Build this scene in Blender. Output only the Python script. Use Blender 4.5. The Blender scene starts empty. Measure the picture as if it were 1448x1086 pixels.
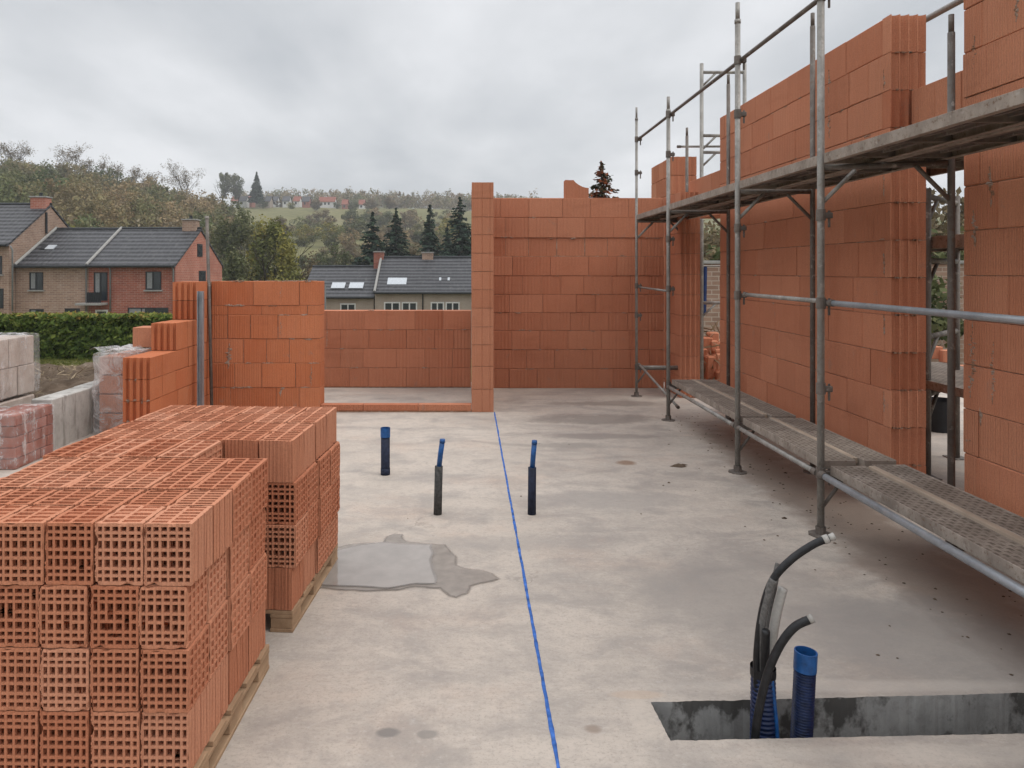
import bpy, math, random
import numpy as np
from mathutils import Vector, noise as mnoise
random.seed(7)
RNG = np.random.default_rng(11)
sc = bpy.context.scene
COL = sc.collection
F, PX, PY, CZ = 1046.0, 663.0, 382.0, 1.55      # focal length in pixels, vanishing point, eye height

# ------------------------------------------------------------------ helpers
class MB:
    """collects polygons and links them as ONE mesh object"""
    def __init__(s):
        s.v = []; s.f = []; s.r = []; s.cur = 0.5
    def quad(s, *pts, r=None):
        b = len(s.v); s.v.extend(pts); s.f.append(tuple(range(b, b + len(pts)))); s.r.append(s.cur if r is None else r)
    def box(s, x0, x1, y0, y1, z0, z1, r=None, c=0.0):
        if r is not None: s.cur = r
        if c <= 0:
            b = len(s.v)
            s.v += [(x0,y0,z0),(x1,y0,z0),(x1,y1,z0),(x0,y1,z0),(x0,y0,z1),(x1,y0,z1),(x1,y1,z1),(x0,y1,z1)]
            for q in ((3,2,1,0),(4,5,6,7),(0,1,5,4),(1,2,6,5),(2,3,7,6),(3,0,4,7)):
                s.f.append(tuple(b+i for i in q)); s.r.append(s.cur)
            return
        X, Y, Z = (x0,x1), (y0,y1), (z0,z1)
        b = len(s.v); idx = {}
        for i in (0,1):
            for j in (0,1):
                for k in (0,1):
                    sx, sy, sz = (1,-1)[i], (1,-1)[j], (1,-1)[k]
                    idx[i,j,k,0] = len(s.v); s.v.append((X[i], Y[j]+sy*c, Z[k]+sz*c))
                    idx[i,j,k,1] = len(s.v); s.v.append((X[i]+sx*c, Y[j], Z[k]+sz*c))
                    idx[i,j,k,2] = len(s.v); s.v.append((X[i]+sx*c, Y[j]+sy*c, Z[k]))
        def add(q, flip):
            s.f.append(tuple(q if not flip else q[::-1])); s.r.append(s.cur)
        for i in (0,1):
            add([idx[i,0,0,0], idx[i,0,1,0], idx[i,1,1,0], idx[i,1,0,0]], i == 1)
            add([idx[0,i,0,1], idx[1,i,0,1], idx[1,i,1,1], idx[0,i,1,1]], i == 1)
            add([idx[0,0,i,2], idx[0,1,i,2], idx[1,1,i,2], idx[1,0,i,2]], i == 1)
        for i in (0,1):
            for j in (0,1):
                add([idx[i,j,0,0], idx[i,j,0,1], idx[i,j,1,1], idx[i,j,1,0]], (i+j) % 2 == 0)
                add([idx[i,0,j,0], idx[i,0,j,2], idx[i,1,j,2], idx[i,1,j,0]], (i+j) % 2 == 1)
                add([idx[0,i,j,1], idx[0,i,j,2], idx[1,i,j,2], idx[1,i,j,1]], (i+j) % 2 == 0)
                for k in (0,1):
                    add([idx[i,j,k,0], idx[i,j,k,1], idx[i,j,k,2]], (i+j+k) % 2 == 0)
    def tube(s, pts, rad, n=10, caps=True, r=None):
        if r is not None: s.cur = r
        pts = [Vector(p) for p in pts]; m = len(pts)
        rads = list(rad) if hasattr(rad, '__len__') else [rad]*m
        t0 = (pts[1]-pts[0]).normalized()
        up = Vector((0,0,1)) if abs(t0.z) < .9 else Vector((1,0,0))
        a = t0.cross(up).normalized(); base = len(s.v)
        for i, p in enumerate(pts):
            t = (pts[min(i+1,m-1)]-pts[max(i-1,0)]).normalized()
            a = (a - t*a.dot(t)).normalized(); bb = t.cross(a)
            for k in range(n):
                an = 2*math.pi*k/n
                s.v.append(tuple(p + (a*math.cos(an)+bb*math.sin(an))*rads[i]))
        for i in range(m-1):
            for k in range(n):
                s.f.append((base+i*n+k, base+i*n+(k+1)%n, base+(i+1)*n+(k+1)%n, base+(i+1)*n+k)); s.r.append(s.cur)
        if caps:
            s.f.append(tuple(base+k for k in range(n))[::-1]); s.r.append(s.cur)
            s.f.append(tuple(base+(m-1)*n+k for k in range(n))); s.r.append(s.cur)
    def prism(s, poly, z0, z1, r=None):
        """poly: CCW list of (x, y), extruded in z"""
        if r is not None: s.cur = r
        n = len(poly); b = len(s.v)
        s.v += [(x,y,z0) for x,y in poly] + [(x,y,z1) for x,y in poly]
        for k in range(n):
            s.f.append((b+k, b+(k+1)%n, b+n+(k+1)%n, b+n+k)); s.r.append(s.cur)
        s.f.append(tuple(b+n+k for k in range(n))); s.r.append(s.cur)
        s.f.append(tuple(b+k for k in range(n))[::-1]); s.r.append(s.cur)
    def plate(s, o, u, v, nrm, us, vs, depth, through=False, broken=None):
        """a face with a grid of pockets: us, vs = cut positions, odd intervals x odd intervals are pockets"""
        o, u, v, nrm = Vector(o), Vector(u), Vector(v), Vector(nrm)
        P = lambda a, b, d=0: tuple(o + u*a + v*b - nrm*d)
        flip = u.cross(v).dot(nrm) < 0
        def q(*p): s.quad(*(p[::-1] if flip else p))
        for i in range(len(us)-1):
            for j in range(len(vs)-1):
                a0, a1, b0, b1 = us[i], us[i+1], vs[j], vs[j+1]
                if a1-a0 < 1e-6 or b1-b0 < 1e-6: continue
                brk = broken(i, j) if broken and not (i % 2 and j % 2) else 0
                if (i % 2 and j % 2) or brk:
                    d = brk or (depth if not callable(depth) else depth(i, j))
                    if not through or brk: q(P(a0,b0,d), P(a1,b0,d), P(a1,b1,d), P(a0,b1,d))
                    q(P(a0,b0), P(a1,b0), P(a1,b0,d), P(a0,b0,d))
                    q(P(a1,b0), P(a1,b1), P(a1,b1,d), P(a1,b0,d))
                    q(P(a1,b1), P(a0,b1), P(a0,b1,d), P(a1,b1,d))
                    q(P(a0,b1), P(a0,b0), P(a0,b0,d), P(a0,b1,d))
                else:
                    q(P(a0,b0), P(a1,b0), P(a1,b1), P(a0,b1))
    def build(s, name, mat, parent=None, off=(0,0,0), smooth=False):
        me = bpy.data.meshes.new(name)
        ox, oy, oz = off
        me.from_pydata([(x-ox, y-oy, z-oz) for x, y, z in s.v], [], s.f)
        at = me.attributes.new('rnd', 'FLOAT', 'FACE')
        at.data.foreach_set('value', s.r)
        if smooth: me.polygons.foreach_set('use_smooth', [True]*len(me.polygons))
        me.materials.append(mat); me.update()
        o = bpy.data.objects.new(name, me); COL.objects.link(o)
        if parent: o.parent = parent
        return o

def fast_mesh(name, V, Q, rnd, mat, hue=None):
    """V (n,3) float, Q (m,k) int: one mesh from numpy arrays"""
    me = bpy.data.meshes.new(name)
    m, k = Q.shape
    me.vertices.add(len(V)); me.vertices.foreach_set('co', np.asarray(V, 'f').ravel())
    me.loops.add(m*k); me.loops.foreach_set('vertex_index', Q.astype('i').ravel())
    me.polygons.add(m); me.polygons.foreach_set('loop_start', (np.arange(m)*k).astype('i'))
    me.update(calc_edges=True)
    a = me.attributes.new('rnd', 'FLOAT', 'FACE'); a.data.foreach_set('value', np.asarray(rnd, 'f'))
    if hue is not None:
        a = me.attributes.new('hue', 'FLOAT', 'FACE'); a.data.foreach_set('value', np.asarray(hue, 'f'))
    me.materials.append(mat)
    return me

def mesh_obj(name, me, parent=None, loc=(0,0,0)):
    o = bpy.data.objects.new(name, me); COL.objects.link(o); o.location = loc
    if parent: o.parent = parent
    return o
def tag(o, label, cat, group=None):
    o['label'] = label; o['category'] = cat
    if group: o['group'] = group
    return o
def thing(name, label, cat, loc=(0,0,0), rz=0, group=None):
    o = bpy.data.objects.new(name, None); COL.objects.link(o); o.empty_display_size = .1
    o.location = loc; o.rotation_euler = (0,0,rz)
    return tag(o, label, cat, group)
def struct(o, kind='structure'):
    o['kind'] = kind; return o
def copy_tree(o, loc=None, rz=None, scale=None, label=None, parent=None):
    kids = list(o.children)
    c = o.copy(); COL.objects.link(c)
    if parent: c.parent = parent
    if loc is not None: c.location = loc
    if rz is not None: c.rotation_euler = (0,0,rz)
    if scale is not None: c.scale = scale if hasattr(scale, '__len__') else (scale,)*3
    if label: c['label'] = label
    for k in kids: copy_tree(k, parent=c)
    return c

# ------------------------------------------------------------------ materials
class N:
    def __init__(s, name):
        s.m = bpy.data.materials.new(name); s.m.use_nodes = True
        s.t = s.m.node_tree; s.p = s.t.nodes['Principled BSDF']; s.out = s.t.nodes['Material Output']
        s.tc = s.t.nodes.new('ShaderNodeTexCoord')
    def node(s, typ, **kw):
        n = s.t.nodes.new(typ)
        for k, v in kw.items(): setattr(n, k, v)
        return n
    def link(s, a, b): s.t.links.new(a, b)
    def vec(s, scale, src='Object'):
        mp = s.node('ShaderNodeMapping'); mp.inputs['Scale'].default_value = scale if hasattr(scale,'__len__') else (scale,)*3
        s.link(s.tc.outputs[src], mp.inputs[0]); return mp.outputs[0]
    def noise(s, scale, detail=4, rough=.55, src='Object', vscale=None, dist=0):
        n = s.node('ShaderNodeTexNoise'); n.inputs['Scale'].default_value = scale; n.inputs['Detail'].default_value = detail
        n.inputs['Roughness'].default_value = rough; n.inputs['Distortion'].default_value = dist
        s.link(s.vec(vscale or 1, src), n.inputs['Vector']); return n.outputs['Fac']
    def ramp(s, src, stops, interp='LINEAR'):
        r = s.node('ShaderNodeValToRGB'); r.color_ramp.interpolation = interp
        el = r.color_ramp.elements
        while len(el) < len(stops): el.new(.5)
        for e, (p, c) in zip(el, stops):
            e.position = p; e.color = (c if hasattr(c,'__len__') else (c,c,c)) + (1,) if (not hasattr(c,'__len__') or len(c)==3) else c
        s.link(src, r.inputs[0]); return r.outputs[0]
    def mix(s, fac, a, b, mode='MIX'):
        n = s.node('ShaderNodeMix', data_type='RGBA', blend_type=mode)
        for ii, v in ((0, fac), (6, a), (7, b)):
            inp = n.inputs[ii]
            if hasattr(v, 'is_linked'): s.link(v, inp)
            elif hasattr(v, '__len__'): inp.default_value = tuple(v) + ((1,) if len(v)==3 else ())
            else: inp.default_value = v if ii == 0 else (v,v,v,1)
        return n.outputs[2]
    def math(s, op, a, b=None, clamp=False):
        n = s.node('ShaderNodeMath', operation=op); n.use_clamp = clamp
        for i, v in enumerate((a, b)):
            if v is None: continue
            if hasattr(v, 'is_linked'): s.link(v, n.inputs[i])
            else: n.inputs[i].default_value = v
        return n.outputs[0]
    def attr(s, name):
        a = s.node('ShaderNodeAttribute', attribute_name=name); return a.outputs['Fac']
    def objrand(s): return s.node('ShaderNodeObjectInfo').outputs['Random']
    def bump(s, h, strength=.3, dist=.01, prev=None):
        b = s.node('ShaderNodeBump'); b.inputs['Strength'].default_value = strength; b.inputs['Distance'].default_value = dist
        s.link(h, b.inputs['Height'])
        if prev is not None: s.link(prev, b.inputs['Normal'])
        return b.outputs[0]
    def done(s, col=None, rough=.8, spec=.3, metal=0, normal=None):
        if col is not None:
            if hasattr(col, 'is_linked'): s.link(col, s.p.inputs['Base Color'])
            else: s.p.inputs['Base Color'].default_value = tuple(col)+(1,)
        if hasattr(rough, 'is_linked'): s.link(rough, s.p.inputs['Roughness'])
        else: s.p.inputs['Roughness'].default_value = rough
        s.p.inputs['Specular IOR Level'].default_value = spec; s.p.inputs['Metallic'].default_value = metal
        if normal is not None: s.link(normal, s.p.inputs['Normal'])
        return s.m

def mat_clay(name, c0, c1, c2, groove=.75, freq=330.0, smear=.5, blocks=True):
    n = N(name)
    r = n.attr('rnd') if blocks else n.objrand()
    col = n.ramp(r, [(0,c0),(.5,c1),(1,c2)])
    big = n.noise(1.3, 5, .6)
    col = n.mix(n.ramp(big, [(.35,0),(.7,1)]), n.mix(.18, col, (.16,.05,.028)), col)
    mid = n.noise(9, 5, .65, vscale=(1,1,.35))
    col = n.mix(n.ramp(mid, [(.3,.0),(.75,.35)]), col, n.mix(.5, col, (.62,.3,.19)))
    fine = n.noise(130, 3, .6)
    col = n.mix(n.ramp(fine, [(.3,.25),(.6,0)]), col, (.12,.045,.028))
    wet = n.noise(1.6, 6, .62, vscale=(.7,.7,2.2), dist=.6)
    col = n.mix(n.ramp(wet, [(.56,0),(.68,.28 if blocks else .15)]), col, n.mix(.7, col, (.2,.055,.026)))
    # cement smears with a shape of their own
    sm = n.noise(5.5, 7, .7, vscale=(1,1,.8), dist=.4)
    col = n.mix(n.math('MULTIPLY', n.ramp(sm, [(.63,0),(.7,1)]), smear), col, (.26,.2,.165))
    sx = n.node('ShaderNodeSeparateXYZ'); n.link(n.tc.outputs['Object'], sx.inputs[0])
    # raked vertical grooves, on some blocks stronger than on others
    u = n.math('ADD', sx.outputs[0], sx.outputs[1])
    gw = n.math('SINE', n.math('MULTIPLY', u, freq))
    gw = n.math('ADD', gw, n.math('MULTIPLY', n.math('SINE', n.math('MULTIPLY', u, freq*.37)), .7))
    k = n.math('FRACT', n.math('MULTIPLY', r, 7.31))
    gn = n.node('ShaderNodeNewGeometry'); sn = n.node('ShaderNodeSeparateXYZ'); n.link(gn.outputs['True Normal'], sn.inputs[0])
    k = n.math('MULTIPLY', k, n.math('LESS_THAN', n.math('ABSOLUTE', sn.outputs[2]), .5))
    g = n.math('MULTIPLY', gw, n.math('ADD', n.math('MULTIPLY', k, .75), n.math('MULTIPLY', n.math('LESS_THAN', n.math('ABSOLUTE', sn.outputs[2]), .5), .25)))
    nb = n.bump(g, groove, .006)
    nb = n.bump(fine, .25, .004, nb); nb = n.bump(n.noise(22, 4, .6), .3, .006, nb)
    return n.done(col, .92, .15, 0, nb)

M = {}
M['clay'] = mat_clay('clay_block', (.45,.16,.084), (.53,.212,.12), (.585,.26,.153), smear=.3, groove=.55)
M['clay_orange'] = mat_clay('clay_block_orange', (.46,.128,.05), (.53,.172,.073), (.57,.205,.097), smear=.55, groove=.45)
M['clay_pale'] = mat_clay('clay_pale', (.47,.185,.10), (.50,.21,.12), (.53,.235,.14), groove=.35, smear=.25)
M['brick'] = mat_clay('hollow_clay', (.46,.17,.09), (.54,.228,.13), (.61,.295,.185), groove=.35, freq=420, smear=.08, blocks=False)

def mat_mortar():
    n = N('mortar'); f = n.noise(14, 5, .6)
    col = n.mix(n.ramp(n.attr('rnd'), [(.49,0),(.51,.0),(.52,.5),(1,.5)]), n.ramp(f, [(.3,(.21,.115,.072)),(.55,(.29,.17,.115)),(.72,(.38,.32,.265))]), (.36,.31,.265))
    return n.done(col, .95, .1, 0, n.bump(n.noise(70,3), .5, .01))
M['mortar'] = mat_mortar()

def mat_floor():
    n = N('concrete_floor')
    a = n.noise(.55, 6, .6, dist=.3); b = n.noise(2.2, 7, .65, vscale=(1,1.6,1), dist=.5); c = n.noise(12, 6, .7); d = n.noise(95, 4, .7)
    col = n.ramp(a, [(.3,(.39,.338,.29)),(.5,(.475,.412,.353)),(.7,(.51,.448,.388))])
    col = n.mix(n.ramp(b, [(.36,.85),(.54,0)]), col, (.31,.275,.245)); sw = n.noise(.9, 7, .68, vscale=(.8,1.5,1), dist=1.6); col = n.mix(n.ramp(sw, [(.42,0),(.5,.22),(.56,0)]), col, (.31,.275,.243))
    dust = n.noise(1.1, 6, .65, vscale=(1,1.3,1)); 
    col = n.mix(n.ramp(dust, [(.52,0),(.72,.42)]), col, (.47,.34,.265))
    col = n.mix(n.ramp(c, [(.32,.45),(.5,0)]), col, (.30,.265,.24))
    col = n.mix(n.ramp(c, [(.6,0),(.75,.35)]), col, (.56,.52,.485))
    col = n.mix(n.ramp(d, [(.30,.6),(.46,0)]), col, (.25,.22,.195))
    e_ = n.noise(38, 6, .75, vscale=(1,1.4,1)); col = n.mix(n.ramp(e_, [(.34,.5),(.48,0)]), col, (.29,.255,.225)); col = n.mix(n.ramp(e_, [(.56,0),(.7,.4)]), col, (.58,.53,.485))
    vor = n.node('ShaderNodeTexVoronoi'); vor.inputs['Scale'].default_value = 5.5
    n.link(n.vec(1), vor.inputs['Vector'])
    sp = n.math('LESS_THAN', vor.outputs['Distance'], n.math('MULTIPLY', n.math('SUBTRACT', n.noise(30,3), .52), .45))
    col = n.mix(n.math('MULTIPLY', sp, .6), col, (.2,.165,.14))
    vc = n.node('ShaderNodeTexVoronoi', feature='DISTANCE_TO_EDGE'); vc.inputs['Scale'].default_value = .42
    wv = n.node('ShaderNodeVectorMath', operation='ADD'); wn_ = n.node('ShaderNodeTexNoise'); wn_.inputs['Scale'].default_value = 2.2; wn_.inputs['Detail'].default_value = 6
    n.link(n.tc.outputs['Object'], wn_.inputs['Vector']); n.link(n.tc.outputs['Object'], wv.inputs[0]); n.link(wn_.outputs['Color'], wv.inputs[1]); n.link(wv.outputs[0], vc.inputs['Vector'])
    crack = n.math('MULTIPLY', n.ramp(vc.outputs['Distance'], [(0,1),(.0022,0)]), n.ramp(n.noise(.8,3), [(.5,0),(.62,.55)]))
    col = n.mix(crack, col, (.17,.15,.13))
    scuff = n.noise(26, 5, .7, vscale=(.35,1.6,1), dist=.6); col = n.mix(n.ramp(scuff, [(.62,0),(.74,.4)]), col, (.31,.275,.24))
    # damp and dirty patches at their own places: (x, y, rx, ry, strength, colour)
    sx = n.node('ShaderNodeSeparateXYZ'); n.link(n.tc.outputs['Object'], sx.inputs[0])
    w1 = n.math('MULTIPLY', n.math('SUBTRACT', n.noise(1.7, 6, .65), .5), 2.4)
    w2 = n.math('MULTIPLY', n.math('SUBTRACT', n.noise(6, 5, .6), .5), 1.0)
    for (x, y, rx, ry, k, cc) in [(1.35,7.7,.85,.30,.6,(.19,.16,.14)), (1.2,6.9,.7,.14,.8,(.26,.225,.2)), (.9,6.55,.5,.12,.7,(.28,.25,.22)),
                              (1.27,5.95,.1,.09,.9,(.24,.155,.105)), (1.35,3.5,.6,.7,.6,(.28,.25,.225)), (2.35,4.5,.35,3.2,.7,(.24,.185,.15)), (2.0,3.0,.7,.6,.6,(.27,.245,.225)),
                              (.2,4.2,.5,.12,.35,(.3,.27,.245)), (-.27,2.48,.045,.03,.9,(.2,.18,.165)), (-.14,2.47,.04,.025,.7,(.22,.2,.18)),(.42,2.5,.035,.03,.7,(.24,.18,.14)),
                              (.95,5.0,.6,.25,.6,(.3,.27,.245)),(-2.9,6.1,.3,2.4,.6,(.42,.24,.16)), (1.6,8.6,.7,.2,.75,(.25,.21,.18)), (1.6,2.76,.95,.055,.3,(.56,.50,.44)), (.60,2.56,.05,.16,.3,(.54,.47,.4)), (1.5,2.37,.9,.05,.25,(.54,.48,.42)), (.62,2.70,.12,.03,.4,(.5,.37,.27))]:
        dx = n.math('POWER', n.math('ABSOLUTE', n.math('DIVIDE', n.math('SUBTRACT', sx.outputs[0], x), rx)), 2)
        dy = n.math('POWER', n.math('ABSOLUTE', n.math('DIVIDE', n.math('SUBTRACT', sx.outputs[1], y), ry)), 2)
        e = n.math('ADD', n.math('ADD', dx, dy), n.math('ADD', w1, w2))
        col = n.mix(n.math('MULTIPLY', n.ramp(e, [(.35,1),(1.0,0)]), k), col, cc)
    nb = n.bump(b, .12, .02); nb = n.bump(c, .18, .008, nb); nb = n.bump(d, .2, .003, nb)
    rough = n.ramp(b, [(.35,.55),(.6,.85)])
    return n.done(col, rough, .3, 0, nb)
M['floor'] = mat_floor()

def mat_concrete(name, c0, c1, stain=(.1,.09,.08), amt=.5, sc_=3.0, vs=(1,1,.7)):
    n = N(name); a = n.noise(sc_, 6, .65, dist=.4); b = n.noise(sc_*9, 5, .7)
    col = n.ramp(a, [(.35,c0),(.65,c1)])
    st = n.noise(sc_*1.4, 6, .62, vscale=vs)
    col = n.mix(n.math('MULTIPLY', n.ramp(st, [(.54 if amt < .9 else .495,0),(.6 if amt < .9 else .55,1)]), amt), col, stain)
    col = n.mix(n.ramp(b, [(.3,.3),(.5,0)]), col, stain)
    return n.done(col, .85, .25, 0, n.bump(b, .35, .01, n.bump(a, .2, .02)))
M['wallconc'] = mat_concrete('raw_concrete', (.33,.315,.29), (.52,.50,.47), (.2,.185,.165), .6, 3.0, (2.2,2.2,.45))
M['trench'] = mat_concrete('damp_concrete', (.25,.245,.235), (.42,.41,.39), (.075,.07,.064), .92, 2.9)

def mat_metal(name, c0, c1, rust=.3, metal=.55, rough=.5):
    n = N(name); a = n.noise(7, 6, .65, vscale=(1,1,.6)); b = n.noise(38, 5, .7)
    col = n.ramp(a, [(.35,c0),(.65,c1)])
    col = n.mix(n.math('MULTIPLY', n.ramp(b, [(.55,0),(.68,1)]), rust), col, (.15,.085,.05))
    col = n.mix(n.ramp(n.noise(20,4,.6), [(.6,0),(.72,.5)]), col, (.5,.46,.42))
    return n.done(col, n.ramp(b, [(.3,rough-.08),(.7,rough+.22)]), .4, metal, n.bump(b, .12, .004))
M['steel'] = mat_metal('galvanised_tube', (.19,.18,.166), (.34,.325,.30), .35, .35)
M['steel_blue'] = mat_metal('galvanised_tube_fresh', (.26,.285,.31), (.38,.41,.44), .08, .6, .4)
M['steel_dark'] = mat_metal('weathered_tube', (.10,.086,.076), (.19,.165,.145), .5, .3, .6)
M['plank_side'] = mat_metal('weathered_plank_edge', (.20,.165,.138), (.35,.30,.255), .8, .15, .7)
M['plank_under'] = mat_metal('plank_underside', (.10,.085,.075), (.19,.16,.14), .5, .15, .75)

def mat_planktop():
    n = N('perforated_plank_top')
    sx = n.node('ShaderNodeSeparateXYZ'); n.link(n.tc.outputs['Object'], sx.inputs[0])
    wob = n.math('MULTIPLY', n.math('SUBTRACT', n.noise(14,3), .5), .012)
    px = n.math('SINE', n.math('MULTIPLY', n.math('ADD', sx.outputs[0], wob), 2*math.pi/.031))
    row = n.math('FLOOR', n.math('DIVIDE', n.math('ADD', sx.outputs[0], wob), .031))
    py = n.math('SINE', n.math('ADD', n.math('MULTIPLY', sx.outputs[1], 2*math.pi/.05), n.math('MULTIPLY', row, 2.1)))
    hole = n.math('MULTIPLY', n.math('GREATER_THAN', px, -.45), n.math('GREATER_THAN', py, -.35))
    hole = n.math('MULTIPLY', hole, n.ramp(n.noise(25, 4, .7), [(.36,.15),(.55,1)]))
    a = n.noise(5, 6, .65)
    col = n.ramp(a, [(.3,(.15,.122,.1)),(.55,(.255,.215,.18)),(.75,(.35,.305,.265))])
    col = n.mix(n.math('MULTIPLY', hole, .85), col, (.085,.066,.053))
    col = n.mix(n.ramp(n.noise(3.5, 6, .7), [(.55,0),(.75,.6)]), col, (.36,.30,.25))
    return n.done(col, .85, .2, .1, n.bump(hole, -.6, .008))
M['planktop'] = mat_planktop()

def mat_wood(name, c0, c1, axis=1):
    n = N(name); vs = [14,14,14]; vs[axis] = 1.2
    a = n.noise(1.5, 6, .65, vscale=tuple(vs)); b = n.noise(6, 4)
    col = n.ramp(a, [(.3,c0),(.7,c1)]); col = n.mix(n.ramp(b,[(.3,.4),(.6,0)]), col, tuple(x*.5 for x in c0))
    return n.done(col, .85, .2, 0, n.bump(a, .3, .004))
M['pallet'] = mat_wood('pallet_wood', (.29,.18,.105), (.46,.315,.20))
M['oldwood'] = mat_wood('pale_board', (.33,.26,.2), (.46,.375,.295))
M['greywood'] = mat_wood('grey_board', (.16,.13,.11), (.28,.235,.2))

def mat_plain(name, c, rough=.6, spec=.3, metal=0, var=.15, nscale=12):
    n = N(name); f = n.noise(nscale, 4)
    col = n.mix(n.ramp(f, [(.3,1),(.7,0)]), c, tuple(x*(1-var*2) for x in c))
    return n.done(col, rough, spec, metal)
M['blue'] = mat_plain('blue_plastic', (.018,.11,.34), .42, .4, 0, .25, 30)
M['blue_dark'] = mat_plain('navy_corrugated', (.010,.026,.095), .45, .45, 0, .3, 40)
M['navy'] = mat_plain('navy_foam', (.022,.03,.062), .7, .3, 0, .3, 30)
M['greyfoam'] = mat_plain('grey_foam', (.10,.098,.095), .8, .2, 0, .35, 40)
M['rubber'] = mat_plain('black_hose', (.018,.018,.02), .5, .4, 0, .4, 50)
M['conduit'] = mat_plain('dusty_grey_conduit', (.44,.42,.39), .8, .2, 0, .1, 90)
M['conduit_dark'] = mat_plain('dusty_dark_conduit', (.17,.163,.155), .8, .2, 0, .25, 90)
M['line'] = mat_plain('blue_cord', (.075,.20,.60), .85, .1, 0, .35, 18)
M['white'] = mat_plain('white_paint', (.72,.71,.69), .6)
M['white_end'] = mat_plain('white_cap', (.38,.36,.33), .6)
M['dark'] = mat_plain('black_plastic', (.02,.021,.024), .5)
M['glass'] = mat_plain('window_glass', (.035,.042,.05), .12, .6)
M['skylight'] = mat_plain('skylight_glass', (.5,.53,.56), .2, .5)
M['framedark'] = mat_plain('dark_window_frame', (.03,.033,.037), .5)
M['sill'] = mat_plain('stone_sill', (.34,.33,.31), .8)
M['pipegrey'] = mat_plain('zinc_pipe', (.25,.255,.26), .5)
M['tarp'] = mat_plain('blue_tarpaulin', (.018,.045,.16), .6, .3, 0, .3, 8)

def mat_water():
    n = N('puddle_water'); a = n.noise(9, 4); 
    return n.done(n.ramp(a, [(.3,(.27,.24,.215)),(.7,(.33,.295,.265))]), .07, .5, 0, n.bump(n.noise(5,2), .015, .004))
def soft_edge(m):
    t = m.node_tree; out = t.nodes['Material Output']; p = t.nodes['Principled BSDF']
    at = t.nodes.new('ShaderNodeAttribute'); at.attribute_name = 'edge'; tr = t.nodes.new('ShaderNodeBsdfTransparent'); mx_ = t.nodes.new('ShaderNodeMixShader')
    t.links.new(at.outputs['Fac'], mx_.inputs[0]); t.links.new(tr.outputs[0], mx_.inputs[1]); t.links.new(p.outputs[0], mx_.inputs[2]); t.links.new(mx_.outputs[0], out.inputs[0]); return m
M['water'] = soft_edge(mat_water())
M['damp'] = mat_plain('damp_concrete_ring', (.29,.25,.215), .38, .4, 0, .15, 16); soft_edge(M['damp'])

def mat_film(name, base, haze, op):
    """wrapping film over what it wraps: milky streaks and creases"""
    n = N(name); a = n.noise(5, 7, .7, vscale=(1.6,1.6,.16), dist=.5); b = n.noise(11, 6, .65, dist=1.2)
    t = n.math('ADD', n.ramp(a, [(.40,0),(.60,.8)]), n.ramp(b, [(.56,0),(.66,.6)]), True)
    col = n.mix(n.math('MULTIPLY', t, op, True), base, haze)
    h = n.math('ADD', a, n.math('MULTIPLY', b, .6))
    return n, col, h
def film_opaque(name, base, haze, op, brick=False):
    n, col, h = mat_film(name, base, haze, op)
    if brick:
        bt = n.node('ShaderNodeTexBrick'); bt.inputs['Scale'].default_value = 1; bt.inputs['Brick Width'].default_value = .24; bt.inputs['Row Height'].default_value = .105
        bt.inputs['Mortar Size'].default_value = .005
        sx = n.node('ShaderNodeSeparateXYZ'); n.link(n.tc.outputs['Object'], sx.inputs[0])
        cb = n.node('ShaderNodeCombineXYZ'); n.link(n.math('ADD', sx.outputs[0], sx.outputs[1]), cb.inputs[0]); n.link(sx.outputs[2], cb.inputs[1])
        n.link(cb.outputs[0], bt.inputs['Vector'])
        bt.inputs['Color1'].default_value = (.30,.10,.075,1); bt.inputs['Color2'].default_value = (.22,.07,.055,1); bt.inputs['Mortar'].default_value = (.09,.04,.035,1)
        t = n.node('ShaderNodeValToRGB')
        col = n.mix(n.math('MULTIPLY', n.ramp(h, [(.74,0),(.86,.35),(1.0,.85)]), op), bt.outputs['Color'], haze)
    return n.done(col, n.ramp(h, [(.5,.18),(1.0,.45)]), .5, 0, n.bump(h, .55, .03))
M['film_white'] = film_opaque('film_over_pale_blocks', (.40,.33,.29), (.62,.58,.55), .8)
M['film_red'] = film_opaque('film_over_red_bricks', (.3,.1,.07), (.55,.45,.42), .7, True)
def mat_clearfilm():
    n = N('clear_film'); h = n.noise(6, 7, .7, dist=1.0)
    n.done((.74,.72,.71), .22, .5, 0, n.bump(h, .8, .03))
    tr = n.node('ShaderNodeBsdfTransparent'); mx = n.node('ShaderNodeMixShader')
    n.link(n.ramp(h, [(.42,.15),(.68,.72)]), mx.inputs[0]); n.link(tr.outputs[0], mx.inputs[1]); n.link(n.p.outputs[0], mx.inputs[2])
    n.link(mx.outputs[0], n.out.inputs[0]); return n.m
M['clearfilm'] = mat_clearfilm()
def mat_streakfilm():
    n = N('stretched_film'); a = n.noise(5, 7, .7, vscale=(1.6,1.6,.22), dist=.5); b_ = n.noise(9, 6, .68, dist=1.3)
    h = n.math('ADD', a, n.math('MULTIPLY', b_, .6))
    n.done((.78,.76,.75), n.ramp(h, [(.6,.1),(1.,.35)]), .6, 0, n.bump(h, .8, .04))
    tr = n.node('ShaderNodeBsdfTransparent'); mx = n.node('ShaderNodeMixShader')
    n.link(n.ramp(h, [(.68,.07),(.84,.2),(1.0,.75)]), mx.inputs[0]); n.link(tr.outputs[0], mx.inputs[1]); n.link(n.p.outputs[0], mx.inputs[2])
    n.link(mx.outputs[0], n.out.inputs[0]); return n.m
M['streakfilm'] = mat_streakfilm()
M['dark_red'] = mat_clay('dark_red_brick', (.24,.07,.048), (.32,.1,.07), (.38,.135,.1), groove=.1, smear=.2)
M['pale_block'] = mat_concrete('pale_block', (.42,.345,.295), (.52,.445,.39), (.3,.22,.18), .3, 5)

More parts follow.
